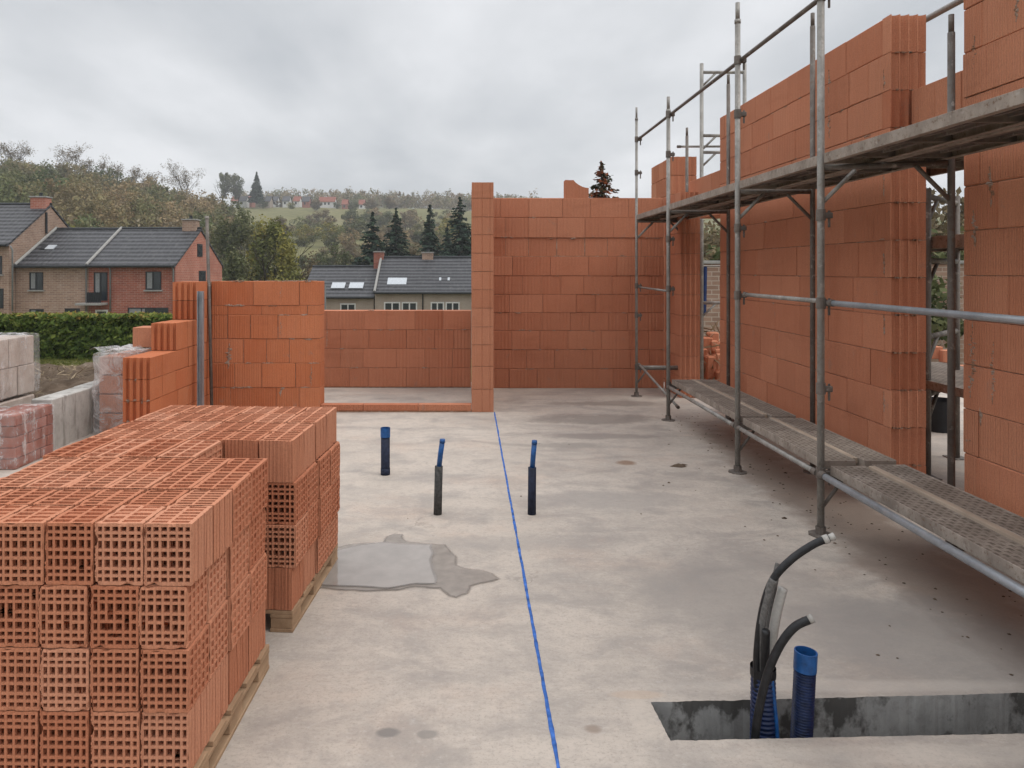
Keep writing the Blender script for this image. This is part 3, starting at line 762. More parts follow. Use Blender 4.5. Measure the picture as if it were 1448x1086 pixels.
b.build('blockwork', M['clay_pale'], root, root.location)
root = W('brick_wall', 'short raised stub of clay blocks above the back right corner, ribbed end', (2.95,10.7,0))
b, m = MB(), MB()
for i in range(12):
    z0, z1 = i*.26, (i+1)*.26
    b.prism(rib_poly(RX0, 3.14, 10.2, 10.45, 4, .02), z0+.003, z1-.003, rng.uniform(.4,.9))
    course_blocks(b, 'y', 10.455, 11.35, RX0, 3.14, z0, z1, rng)
m.box(RX0+.01,3.13,10.26,11.34,0,3.1)
b.build('blockwork', M['clay'], root, root.location); m.build('mortar_bed', M['mortar'], root, root.location)
# concrete retaining wall on the left
b = MB()
for (y0, y1) in ((6.35,6.62),(6.622,7.02),(7.022,7.44)):
    b.box(-3.76, -3.58+rng.uniform(-.004,.004), y0, y1, -.3, .44+rng.uniform(-.008,.008), .5, .008)
tag(b.build('concrete_wall', M['wallconc']), 'low grey concrete retaining wall with damp streaks in front of the soil', 'wall')

# ------------------------------------------------------------------ hollow bricks on pallets
def cuts(L, n, margin, rib, rng, pat=None):
    """cut positions: margin, hole, rib, hole ... margin"""
    w_ = [(pat[i] if pat else 1)*rng.uniform(.9,1.12) for i in range(n)]
    tot = L-2*margin-(n-1)*rib; k = tot/sum(w_)
    c = [0, margin]; p = margin
    for i in range(n):
        p += w_[i]*k; c.append(p)
        if i < n-1: p += rib; c.append(p)
    c.append(L); return c
def brick_mesh(name, Wd, D, H, front, right, seed, deep=False, broken=0.0):
    """hollow clay brick, origin at the front-right-bottom corner; x runs to -Wd"""
    r = random.Random(seed); b = MB()
    x0, x1 = -Wd+.0015, -.0015; y0, y1 = .001, D-.001; z0, z1 = .001, H-.001
    Wd, D, H = x1-x0, y1-y0, z1-z0
    bk = (lambda i, j: r.uniform(.006,.022) if 0 < i < 12 and 0 < j < 14 and (i+j) % 2 and r.random() < broken else 0)
    if front == 'holes': b.plate((x0,y0,z0),(1,0,0),(0,0,1),(0,-1,0), cuts(Wd,6,.0072,.0070,r,[.85,1,1.15,1.25,1,.85]), cuts(H,7,.010,.0078,r,[.8,.72,1.35,1.0,1.35,.72,.85]), D, True, bk)
    else:
        c = [0]
        for k in range(9): c += [Wd*(k+.72)/9, Wd*(k+.95)/9]
        c[-1] = Wd-.002; c.append(Wd)
        b.plate((x0,y0,z0),(1,0,0),(0,0,1),(0,-1,0), c, [0,0,H,H], .0022)
    if right == 'holes':
        b.plate((x1,y0,z0),(0,1,0),(0,0,1),(1,0,0), cuts(D,5,.011,.008,r), cuts(H,6,.009,.007,r), lambda i, j: r.uniform(.003,.006))
    else:
        c = [0]; n = 7
        for k in range(n): c += [D*(k+.8)/n, D*(k+.97)/n]
        c[-1] = D-.001; c.append(D)
        b.plate((x1,y0,z0),(0,1,0),(0,0,1),(1,0,0), c, [0,0,H,H], .003)
    if True:
        us = [0,.014,Wd*r.uniform(.42,.46),Wd*r.uniform(.5,.53),Wd-.014,Wd]
        b.plate((x0,y0,z1),(1,0,0),(0,1,0),(0,0,1), us, cuts(D,r.choice([5,6]),.009,.0085,r), lambda i, j: r.uniform(.012,.035) if deep else r.uniform(.004,.0095))
    b.quad((x0,y0,z0),(x0,y1,z0),(x1,y1,z0),(x1,y0,z0))
    if front != 'holes': b.quad((x0,y1,z0),(x0,y1,z1),(x1,y1,z1),(x1,y1,z0))
    b.quad((x0,y0,z0),(x0,y0,z1),(x0,y1,z1),(x0,y1,z0))
    # jagged arrises: small nibs along the front edges
    if front == 'holes':
        for k in range(14):
            t = r.random(); z = z0+t*H; b.box(x0-.0012, x0+.002, y0-.0015, y0+.004, z, z+r.uniform(.003,.008))
    def wear(p):
        ex = [min(abs(p[k]-lo), abs(p[k]-hi)) < .0016 for k, (lo, hi) in enumerate(((x0,x1),(y0,y1),(z0,z1)))]
        if sum(ex) < 2: return p
        a = mnoise.noise((p[0]*31+seed, p[1]*31, p[2]*31)); c = max(0, a-.05)*.010+(.0035*max(0, a+.3) if sum(ex) == 3 else 0)
        q = list(p)
        for k, (lo, hi) in enumerate(((x0,x1),(y0,y1),(z0,z1))):
            if ex[k]: q[k] += c if abs(p[k]-lo) < .0016 else -c
        return tuple(q)
    b.v = [wear(p) for p in b.v]
    o = b.build(name, M['brick']); me = o.data; bpy.data.objects.remove(o); return me
BR = {}
def get_brick(Wd, D, H, front, right, var, broken=0.0):
    key = (round(Wd,4), round(D,4), round(H,4), front, right, var, broken)
    if key not in BR: BR[key] = brick_mesh('hollow_brick', Wd, D, H, front, right, var*37+int(D*1e4)+len(front)*3+len(right), front != 'holes', broken)
    return BR[key]
ORD = ['first','second','third','fourth','fifth','sixth']
LAY = ['top','second','third','bottom']
def put_brick(frame, cx, cy, cz, Wd, D, H, front, right, label, group, rng, tilt=.014, broken=.012):
    o = bpy.data.objects.new('hollow_brick', get_brick(Wd, D, H, front, right, rng.randrange(5), broken)); COL.objects.link(o)
    ox, oy, rz = frame
    c, s_ = math.cos(rz), math.sin(rz)
    o.location = (ox+cx*c-cy*s_, oy+cx*s_+cy*c, cz); o.rotation_euler = (0,0,rz+rng.uniform(-tilt,tilt)*.5)
    tag(o, label, 'brick', group); return o
def pallet(frame, wd, dp, h, label):
    """wooden pallet, origin at the front right corner"""
    ox, oy, rz = frame
    root = thing('wooden_pallet', label, 'pallet', (ox,oy,0), rz, 'wooden pallets under the brick stacks')
    nb = 5; bw = .115
    for k in range(nb):
        y = (dp-bw)*k/(nb-1); b = MB(); b.box(-wd, 0, y, y+bw, h-.018, h-.001, .5, .002); b.build('deck_board', M['pallet'], root)
    for xi in (0,1,2):
        x = -.1-(wd-.1)*xi/2
        b = MB(); b.box(x, x+.1, .0, dp, h-.034, h-.0185, .4, .002); b.build('stringer', M['pallet'], root)
        b = MB(); b.box(x, x+.1, .0, dp, .0, .016, .3, .002); b.build('bottom_board', M['pallet'], root)
        for yy in (0, dp/2-.065, dp-.13):
            b = MB(); b.box(x+.002, x+.098, yy+.002, yy+.128, .0165, h-.0345, .6, .002); b.build('block', M['pallet'], root)
    return root
rng = random.Random(21)
H, PH = .1815, .096
# nearer stack
WN = .1435
fr1 = (-.792, 2.125, math.radians(-1.2))
pallet(fr1, .9, .755, PH, 'pallet under the nearer stack of hollow bricks, at the bottom left corner')
rowD = [.165,.165,.2,.2]; rowY = [0,.166,.345,.546]
g1 = 'hollow bricks stacked on the nearer pallet'
for L in range(4):                   # L = 0 is the top layer
    z = PH+(3-L)*H
    sx = [0,-.016,-.012,-.014][L]
    for R in range(4):
        for C in range(6):
            if not (L == 0 or R == 0 or C == 0): continue
            right = 'plain' if (L == 3 or (L == 0 and R < 2)) else 'holes'
            if R == 0: lab = f"hollow clay brick, {ORD[C]} from the right in the {LAY[L]} row of the nearer stack's front"
            elif L == 0: lab = f"hollow clay brick, {ORD[C]} from right, top layer, {ORD[R]} row back of nearer stack"
            else: lab = f"hollow clay brick in the nearer stack's right side, {LAY[L]} layer, {ORD[R]} row back"
            dx = sx+rng.uniform(-.003,.003)+(.006 if R >= 2 and L in (1,2) else 0)
            put_brick(fr1, -C*(WN)+dx-(.004 if C >= 2 else 0), rowY[R]+rng.uniform(-.003,.003), z, WN-.0015, rowD[R], H-.0005, 'holes' if R == 0 else 'plain', right, lab, g1, rng, broken=.055 if L == 1 else .012)
# farther stack
WF = .152
fr2 = (-.752, 3.16, math.radians(-3.7))
pallet(fr2, .93, .80, PH, 'pallet under the farther stack of hollow bricks, next to the puddle')
rowD2 = [.185,.185,.2,.2]; rowY2 = [0,.187,.378,.58]
g2 = 'hollow bricks stacked on the farther pallet'
for L in range(4):
    z = PH+(3-L)*H
    for R in range(4):
        for C in range(6):
            if not (L == 0 or C == 0 or (R == 0 and C < 2)): continue
            right = 'holes' if (L in (1,2) or (L == 3 and R >= 2)) else 'plain'
            front = 'plain' if (R > 0 or C > 1 or L in (0,3)) else 'holes'
            if C == 0 and L > 0: lab = f"hollow clay brick in the farther stack's right side, {LAY[L]} layer, {ORD[R]} row back"
            elif R == 0 and C < 2 and L > 0: lab = f"hollow clay brick, {ORD[C]} from right in the {LAY[L]} row of the farther stack's front"
            else: lab = f"hollow clay brick, {ORD[C]} from right, top layer, {ORD[R]} row back of farther stack"
            dx = (.0 if L == 0 else .012 if L in (1,2) else .0) + rng.uniform(-.003,.003)
            if R >= 2 and L > 0: dx += .008
            put_brick(fr2, -C*WF+dx, rowY2[R]+rng.uniform(-.003,.003)+(.004 if R >= 2 else 0), z, WF-.0015, rowD2[R], H-.0005, front, right, lab, g2, rng)
# left part of the farther stack reaches forward, filling the space to the nearer one
for C in range(2,6):
    for L in range(2):
        cyf = -.268+(-C*WF-.076)*.0645
        put_brick(fr2, -C*WF+.002, cyf, PH+(3-L)*H+.002*(C%2), WF-.0015, -.008-cyf, H-.0005, 'plain', 'holes',
                  f"hollow clay brick, {ORD[C]} from right, {LAY[L]} layer, in the row between both stacks", g2, rng)
# what carries that row
b = MB(); b.box(-1.62,-1.12,2.93,3.13,.0,PH+2*H-.002); 
ob = tag(b.build('timber_bearer', M['greywood']), 'timber packing under the brick row between the two stacks', 'timber')

# ------------------------------------------------------------------ wrapped goods on the left
def wrapped(name, label, x0, x1, y0, y1, z0, z1, mat, rough=.012, seed=0, flare=None, part='film'):
    root = thing(name, label, 'wrapped stack', ((x0+x1)/2,(y0+y1)/2,z0))
    nx, ny, nz_ = [max(3, int(L/.035)) for L in (x1-x0, y1-y0, z1-z0)]
    V, Fq = [], []
    def disp(p, nrm):
        p = Vector(p); a = mnoise.noise((p.x*4+seed, p.y*4, p.z*1.6))+.6*mnoise.noise((p.x*13, p.y*13+seed, p.z*5))
        ctr = Vector(((x0+x1)/2,(y0+y1)/2,(z0+z1)/2)); d = (p-ctr)
        return tuple(p+Vector(nrm)*rough*a)
    b = MB()
    def face(o, u, v, nu, nv, nrm):
        o, u, v = Vector(o), Vector(u), Vector(v)
        P = [[None]*(nv+1) for _ in range(nu+1)]
        for i in range(nu+1):
            for j in range(nv+1):
                p = o+u*(i/nu)+v*(j/nv)
                n = Vector(nrm)
                # rounded edges: pull in towards the centre near the box edges
                ctr = Vector(((x0+x1)/2,(y0+y1)/2,(z0+z1)/2)); h = Vector(((x1-x0)/2,(y1-y0)/2,(z1-z0)/2)); rr = .025
                q = p-ctr
                cl_ = Vector([max(-h[k]+rr, min(h[k]-rr, q[k])) for k in range(3)])
                dd = q-cl_
                if dd.length > 1e-6: q = cl_+dd.normalized()*rr; n = dd.normalized()
                P[i][j] = disp(q+ctr, n)
        for i in range(nu):
            for j in range(nv):
                b.quad(P[i][j], P[i+1][j], P[i+1][j+1], P[i][j+1])
    X, Y, Z = x1-x0, y1-y0, z1-z0
    face((x0,y0,z0),(X,0,0),(0,0,Z),nx,nz_,(0,-1,0)); face((x1,y0,z0),(0,Y,0),(0,0,Z),ny,nz_,(1,0,0))
    face((x1,y1,z0),(-X,0,0),(0,0,Z),nx,nz_,(0,1,0)); face((x0,y1,z0),(0,-Y,0),(0,0,Z),ny,nz_,(-1,0,0)); face((x0,y0,z1),(X,0,0),(0,Y,0),nx,ny,(0,0,1))
    o = b.build(part, mat, root, root.location, True)
    return root
def core(root, x0, x1, y0, y1, z0, z1, ny, nz, mat, name):
    b = MB(); g_ = .012
    for l in range(nz):
        off = .5*(l % 2)
        for k in range(ny+1):
            ya = max(y0, y0+(k-off)*(y1-y0)/ny); yb_ = min(y1, y0+(k+1-off)*(y1-y0)/ny)
            if yb_-ya > .03: b.box(x0+rng.uniform(0,.008), x1-rng.uniform(0,.008), ya+.004, yb_-.004, z0+l*(z1-z0)/nz+.002, z0+(l+1)*(z1-z0)/nz-.003, rng.random(), .005)
    b.build(name, mat, root, root.location)
wr = wrapped('wrapped_stack', 'pale blocks wrapped in milky film at the left edge, above the red bundle', -4.9,-3.9,5.7,6.73,.45,.985, M['streakfilm'], .016, 2)
core(wr, -4.88,-3.93,5.72,6.7,.455,.965,4,2,M['pale_block'],'block_stack')
b = MB()
for k in range(3): b.box(-4.85+k*.32,-4.57+k*.32,5.72,6.70,.16,.43,.5,.01)
b.build('carrier', M['pale_block'], wr, wr.location)
wr = wrapped('wrapped_stack', 'red bricks bundled in torn clear film beside the concrete wall', -3.80,-3.5,5.72,6.28,0,.435, M['streakfilm'], .012, 9)
core(wr, -3.79,-3.515,5.735,6.265,.0,.42,3,5,M['dark_red'],'brick_stack')
wr = wrapped('wrapped_stack', 'red brick bundle in film cut off by the left edge of the photo', -4.2,-3.83,5.6,6.2,0,.42, M['streakfilm'], .012, 31)
core(wr, -4.19,-3.845,5.615,6.185,.0,.405,3,5,M['dark_red'],'brick_stack')
wr = wrapped('wrapped_stack', 'crumpled film over a block stack behind the stepped wall', -3.54,-3.1,6.95,7.7,0,.77, M['clearfilm'], .03, 5)
b = MB()
for k in range(4): b.box(-3.5,-3.13,7.0,7.66,.02+k*.18,.19+k*.18,rng.uniform(.2,.9),.006)
b.build('block_layer', M['clay_pale'], wr, wr.location)
b = MB()
for k in range(26):       # crumpled flap on the top
    a = k/25; 
    z = .80+.05*mnoise.noise((a*6,1,0))
    z2 = .80+.06*mnoise.noise((a*6+1.0/25*6,1,0))
    if k < 25: b.quad((-3.56+a*.5,6.93,z),(-3.56+(k+1)/25*.5,6.93,.80+.05*mnoise.noise(((k+1)/25*6,1,0))),(-3.56+(k+1)/25*.5,7.4,.79+.05*mnoise.noise(((k+1)/25*7,3,0))),(-3.56+a*.5,7.4,.79+.05*mnoise.noise((a*7,3,0))))
b.build('film_flap', M['clearfilm'], wr, wr.location, True)
b = MB(); b.box(-3.31,-3.09,7.28,7.52,.79,.985,.6,.004)
tag(b.build('clay_block', M['clay_pale']), 'single pale clay block lying on the film behind the stepped wall', 'block')

# ------------------------------------------------------------------ steel props leaning in the corner
b = MB(); b.tube([(-2.755,7.93,0),(-2.80,7.98,1.2),(-2.84,8.02,2.11)], .0175, 10)
r_ = tag(b.build('steel_prop', M['steel_dark'], None, (0,0,0), True), 'tall thin grey steel tube leaning in the left wall corner', 'tube')
b = MB(); b.tube([(-2.84,8.02,2.11),(-2.841,8.021,2.135)], .022, 10); b.build('cap', M['white_end'], r_)
b = MB()
for dx in (0,.053): b.box(-2.765+dx,-2.758+dx,7.52,7.56,.0,1.335,.5)
b.box(-2.758,-2.712,7.553,7.56,0,1.334,.5)
tag(b.build('steel_profile', M['steel_blue']), 'short galvanised channel profile standing beside the tall grey tube', 'profile')

# ------------------------------------------------------------------ floor outlets, line, trench pipes
def pipe(name, label, cat, base, r, h, mats, lean=(0,0), collar=None):
    root = thing(name, label, cat, (base[0],base[1],0)); return root
x, y = -.633, 5.61
rt = thing('floor_pipe', 'navy pipe with bright blue collar standing farthest left on the slab', 'pipe', (x,y,0))
b = MB(); b.tube([(0,0,0),(0,0,.05)],.036,16); b.tube([(0,0,.05),(0,0,.055),(0,0,.29)],[.033,.034,.034],16); b.build('pipe', M['navy'], rt, (0,0,0), True)
b = MB(); b.tube([(0,0,.285),(0,0,.355)],.037,18,False); b.tube([(0,0,.355),(0,0,.29)],.031,18,False); b.quad(*[(.031*math.cos(a*math.pi/9),.031*math.sin(a*math.pi/9),.3) for a in range(18)])
b.build('collar', M['blue'], rt, (0,0,0), True)
def supply(x, y, mat, lab, lean, hz_):
    rt = thing('floor_pipe', lab, 'pipe', (x,y,0))
    b = MB(); b.tube([(0,0,0),(lean*.3,0,.15),(lean*.6,0,hz_)],[.027,.026,.026],14); b.build('insulation', mat, rt, (0,0,0), True)
    b = MB(); p0 = (lean*.6,0,hz_-.02); b.tube([p0,(lean*.6+.005+lean*.5,0,hz_+.08),(lean*.6+.01+lean,0,hz_+.155)],.0165,12); b.build('supply_tube', M['blue'], rt, (0,0,0), True)
    b = MB(); b.tube([(lean*.6+.01+lean,0,hz_+.15),(lean*.6+.011+lean,0,hz_+.172)],[.019,.016],12); b.build('end_cap', M['blue'], rt, (0,0,0), True)
supply(-.198,4.70, M['greyfoam'], 'blue pipe in grey foam sleeve leaning slightly, behind the puddle', .012, .305)
supply(.400,4.70, M['navy'], 'blue pipe in dark navy sleeve standing right of the blue cord', .004, .297)
# cord
b = MB(); P = []
for k in range(260):
    yy = 1.2+(8.06-1.2)*k/259
    xx = .279+.0025*mnoise.noise((yy*3,0,0))+.0015*mnoise.noise((yy*14,3,0)); wd = .0068*(1+.5*mnoise.noise((yy*5,1,1))+.35*mnoise.noise((yy*23,1,7)))
    P.append((xx, yy, wd, .0035+.0015*mnoise.noise((yy*7,9,0))))
for k in range(259):
    a_, c_ = P[k], P[k+1]
    for s0, s1 in ((-1,-.45),(-.45,.45),(.45,1)):
        f = lambda p, t: (p[0]+t*p[2], p[1], p[3] if abs(t) < .6 else .0012)
        b.quad(f(a_,s0), f(a_,s1), f(c_,s1), f(c_,s0))
tag(b.build('marking_cord', M['line'], None, (0,0,0), True), 'blue marking cord stretched along the slab to the pillar', 'cord')

# corrugated pipe in the trench
def cpt(px, py, d): return ((px-PX)/F*d, d, CZ-(py-PY)/F*d)
rt = thing('corrugated_pipe', 'dark blue corrugated pipe with bright blue collar standing in the trench', 'pipe', (1.16,2.56,TB))
b = MB(); p0, p1 = Vector(cpt(1131,1090,2.56)), Vector(cpt(1138.5,942,2.56)); p0 = p0+(p0-p1)*(.36+p0.z)/(p1.z-p0.z)*0
p0 = p1+(p0-p1)*((p1.z-TB)/(p1.z-p0.z)); n_ = 330
pts, rad = [], []
for k in range(n_+1): pts.append(p0.lerp(p1, k/n_)); rad.append(.0335+.0032*math.cos(k*math.pi*2/6))
b.tube(pts, rad, 20); b.build('pipe', M['blue_dark'], rt, rt.location, True)
ax = (p1-p0).normalized()
b = MB(); b.tube([p1-ax*.012,p1+ax*.052],.0378,22,False); b.tube([p1+ax*.052,p1-ax*.01],.0335,22,False)
b.tube([p1+ax*.052,p1+ax*.0525],[.0378,.0335],22,False); b.build('collar', M['blue'], rt, rt.location, True)
b = MB(); b.tube([p1+ax*.0,p1+ax*.002],.033,20); b.build('inner_floor', M['greyfoam'], rt, rt.location)
# bundle of cables
rt = thing('cable_bundle', 'bundle of black hoses and grey conduits rising from the trench', 'cables', (1.0,2.55,TB))
def hose(name, pix, r, mat, d0=2.55, d1=2.55, n=8):
    ctrl = [Vector(cpt(px,py,d0+(d1-d0)*k/(len(pix)-1))) for k,(px,py) in enumerate(pix)]
    pts = []
    for k in range(len(ctrl)-1):
        a, b_, c, d = ctrl[max(k-1,0)], ctrl[k], ctrl[k+1], ctrl[min(k+2,len(ctrl)-1)]
        for t in range(n):
            t /= n; pts.append(.5*((2*b_)+(c-a)*t+(2*a-5*b_+4*c-d)*t*t+(3*b_-a-3*c+d)*t**3))
    pts.append(ctrl[-1])
    b = MB(); b.tube(pts, r, 12); return b.build(name, mat, rt, rt.location, True), pts
o, p = hose('hose', [(1066,1130),(1068,1040),(1082,965),(1100,918),(1122,888),(1145,876)], .0138, M['rubber'], 2.49, 2.46)
b = MB(); d_ = (p[-1]-p[-2]).normalized(); b.tube([p[-1]-d_*.004,p[-1]+d_*.012],.0143,12); b.build('end_cap', M['white_end'], o, rt.location, True)
o, p = hose('hose', [(1078,1130),(1074,1020),(1070,940),(1077,870),(1092,822),(1118,792),(1150,770),(1172,761)], .0128, M['rubber'], 2.555, 2.52)
b = MB(); d_ = (p[-1]-p[-2]).normalized(); b.tube([p[-1]-d_*.02,p[-1]-d_*.002],.015,12); b.tube([p[-1]-d_*.002,p[-1]+d_*.02],[.011,.013],10); b.build('frayed_end', M['conduit'], o, rt.location, True)
hose('conduit', [(1080,1130),(1079,1000),(1075,940),(1077,880),(1088,835),(1094,820)], .0140, M['conduit_dark'], 2.56, 2.525)
hose('conduit', [(1084,1130),(1083,1010),(1084,930),(1090,860),(1097,815),(1101,797)], .0110, M['conduit_dark'], 2.57, 2.60)
hose('conduit', [(1083,1130),(1082,1000),(1089,925),(1098,868),(1107,832)], .0160, M['conduit'], 2.56, 2.545)
hose('hose', [(1080,1130),(1080,1000),(1082,930),(1083,892)], .0135, M['rubber'], 2.56, 2.50)
b = MB(); top, bot = Vector(cpt(1079,948,2.56)), Vector(cpt(1081,1040,2.56)); bot.z = TB
pts = [bot.lerp(top, k/200) for k in range(201)]
b.tube(pts, [.050-.011*k/200+.002*math.cos(k*2*math.pi/6) for k in range(201)], 18, False); b.build('sleeve', M['blue_dark'], rt, rt.location, True)
b = MB(); b.tube([top-Vector((0,0,.016)), top+Vector((0,0,.014))], .043, 18, False); b.build('sleeve_rim', M['rubber'], rt, rt.location, True)
hose('sleeve_strip', [(1100,1130),(1099,1040),(1091,960)], .007, M['blue'], 2.525, 2.53)

# ------------------------------------------------------------------ scaffold in front of the right wall
XO, XI = 2.06, 2.68
FR = [('far', 9.09, 3.55, 3.3), ('second', 7.64, 3.34, 3.57), ('third', 5.67, 3.60, 3.52), ('near', 4.33, 3.9, 2.98)]
ZD, ZL = 2.225, .425        # top of the upper and lower deck
def bar(x0,y0,z0,x1,y1,z1,r=.0205,n=12): 
    b = MB(); b.tube([(x0,y0,z0),(x1,y1,z1)], r, n); return b
labs = ['farthest scaffold frame from the camera, thin uprights against the back wall',
        'second scaffold frame from the back wall, at the near side of the corner',
        'third scaffold frame from the back wall, its uprights rising high above the planks',
        'nearest scaffold frame, thick upright with base plate behind the black hoses']
for i, (nm, d, zt, zi) in enumerate(FR):
    rt = thing('scaffold_section', labs[i], 'scaffold', (XO,d,0), 0, 'scaffold frames along the right wall')
    L = rt.location
    di = d if i < 3 else 4.14
    xi = XI if i in (0,1) else 2.635 if i == 2 else 2.70
    ru = .0165 if i == 0 else .0205; b = bar(XO,d,.006,XO,d,zt-.14,ru); b.tube([(XO,d,zt-.14),(XO,d,zt)], ru-.004, 10); b.tube([(XO,d,zt-.16),(XO,d,zt-.13)], ru+.003, 10); b.build('upright', M['steel'], rt, L, True)
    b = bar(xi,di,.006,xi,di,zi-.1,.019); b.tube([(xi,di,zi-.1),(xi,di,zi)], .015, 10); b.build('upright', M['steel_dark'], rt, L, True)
    for (xx, yy) in ((XO,d),(xi,di)):
        b = MB(); b.tube([(xx,yy,.0),(xx,yy,.007)],.072,8); b.tube([(xx,yy,.007),(xx,yy,.05)], .029, 10); b.build('base_plate', M['steel_dark'], rt, L)
    for zz_ in (ZD-.075, ZL-.085):
        b = bar(XO+.02,d,zz_,xi-.02,di,zz_,.017); b.build('transom', M['steel_dark'], rt, L, True)
    b = bar(XO+.01,d,ZD-.28,XO+.2,d,ZD-.09,.013,8); b.build('brace', M['steel'], rt, L, True)
    b = bar(xi-.01,di,ZD-.28,xi-.2,di,ZD-.09,.013,8); b.build('brace', M['steel_dark'], rt, L, True)
    b = bar(XO+.01,d,ZL-.26,XO+.13,d,ZL-.1,.011,8); b.build('brace', M['steel_dark'], rt, L, True)
    for zc in (3.16, 1.36, ZL-.06, ZD-.35 if i else 1.0, .86 if i == 3 else 2.75):   # wedge couplers
        b = MB(); b.tube([(XO,d,zc-.035),(XO,d,zc+.03)], ru+.006, 12); b.box(XO+.018,XO+.065,d-.016,d+.016,zc-.022,zc+.012,.5,.004)
        b.box(XO+.042,XO+.055,d-.005,d+.005,zc-.075,zc+.025,.5,.002); b.build('wedge_coupler', M['steel_dark'], rt, L)
# rails
def rail(name, label, p0, p1, r, mat):
    p0, p1 = Vector(p0), Vector(p1); b = MB(); b.tube([p0,p1], r, 12)
    rt = tag(b.build(name, mat, None, (0,0,0), True), label, 'rail')
    dv = (p1-p0).normalized()
    for p, s_ in ((p0,1),(p1,-1)):
        b = MB(); b.tube([p-dv*s_*.001, p+dv*s_*.05], r+.004, 12); b.build('sleeve_end', M['steel_dark'], rt)
    return rt
rail('guard_rail', 'long upper guard rail climbing against the sky above the scaffold planks', (XO+.03,9.06,3.165),(XO+.03,.6,3.165), .0155, M['steel_dark'])
rail('mid_rail', 'galvanised middle rail crossing the right wall at chest height, nearest bay', (XO+.035,4.30,1.36),(XO+.035,.6,1.36), .0165, M['steel_blue'])
rail('mid_rail', 'grey middle rail between the third and nearest scaffold frames', (XO+.035,5.62,1.365),(XO+.035,4.36,1.365), .0145, M['steel'])
rail('mid_rail', 'short thin middle rail between the two scaffold frames nearest the back wall', (XO+.03,9.04,1.34),(XO+.03,7.7,1.33), .0115, M['steel'])
rail('ledger_tube', 'shiny galvanised tube running low under the nearest planks', (XO-.012,4.30,.362),(XO-.012,.6,.362), .019, M['steel_blue'])
rail('ledger_tube', 'dull low tube under the planks between third and nearest frame', (XO-.008,5.62,.35),(XO-.008,4.36,.355), .016, M['steel'])
rail('ledger_tube', 'low tube under the planks between second and third frame', (XO-.008,7.6,.35),(XO-.008,5.7,.35), .016, M['steel'])
rail('cross_tube', 'short low cross tube joining the farthest frame to the wall side', (XO+.03,9.09,.36),(XI-.03,9.09,.36), .018, M['steel'])
rail('diagonal_tube', 'thin diagonal tube dropping from the farthest frame to the lower planks', (XO+.02,9.05,.40),(XO+.12,7.7,.12), .014, M['steel'])
# planks: steel sections with flanges, ribs and perforated top
def plank(label, x0, x1, y0, y1, zt, h=.055, mat_top=None, ends=True, sag=0):
    rt = thing('scaffold_plank', label, 'plank', ((x0+x1)/2,y0,zt), 0, 'scaffold planks along the right wall')
    L = rt.location
    b = MB(); b.box(x0+.004,x1-.004,y0+.003,y1-.003,zt-.008,zt,.5,.002); b.build('deck_sheet', mat_top or M['planktop'], rt, L)
    b = MB()
    for xx in (x0, x1-.006): b.box(xx,xx+.006,y0,y1,zt-h,zt+.003,.5,.0015)
    for xx in (x0+.006, x1-.036): b.box(xx,xx+.03,y0,y1,zt-h,zt-h+.004,.5)
    b.build('side_flange', M['plank_side'], rt, L)
    b = MB(); n = 3
    for k in range(1,n+1):
        xx = x0+(x1-x0)*k/(n+1); b.box(xx-.012,xx+.012,y0+.02,y1-.02,zt-.03,zt-.0085,.5)
    k = y0+.3
    while k < y1-.2:
        b.box(x0+.008,x1-.008,k,k+.03,zt-h+.006,zt-.009,.5); k += .48
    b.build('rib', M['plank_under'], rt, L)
    for ya, yb_ in ((y0-.004,y0+.003),(y1-.003,y1+.004)):
        b = MB(); b.box(x0+.002,x1-.002,ya,yb_,zt-h,zt,.5); b.build('end_plate', M['plank_side'], rt, L)
    return rt
bays = [(7.68,9.13,'bay next to the back wall'),(5.71,7.60,'second bay from the back wall'),(4.37,5.63,'third bay from the back wall'),(.9,4.29,'nearest bay')]
for (y0,y1,nm) in bays:
    plank(f'upper scaffold plank on the open side, {nm}', XO+.0,XO+.30,y0,y1,ZD)
    plank(f'upper scaffold plank on the wall side, {nm}', XO+.315,XO+.615,y0,y1,ZD-.003)
for (y0,y1,nm) in bays[1:]:
    a = .0 if nm != 'nearest bay' else .012
    plank(f'lower scaffold plank on the open side, {nm}', XO+.025+a,XO+.225+a,y0,y1,ZL-a,.05)
    plank(f'lower scaffold plank on the wall side, {nm}', XO+.275,XO+.465,y0,y1,ZL-a*.3)
for (y0,y1,nm) in bays[1:]:
    b = MB(); b.box(XO+.229,XO+.266,y0+.05,y1-(.0 if nm!='nearest bay' else .05),ZL-.03,ZL+.004,.5,.003)
    tag(b.build('timber_batten', M['oldwood']), f'pale timber batten between the lower scaffold planks, {nm}', 'batten')
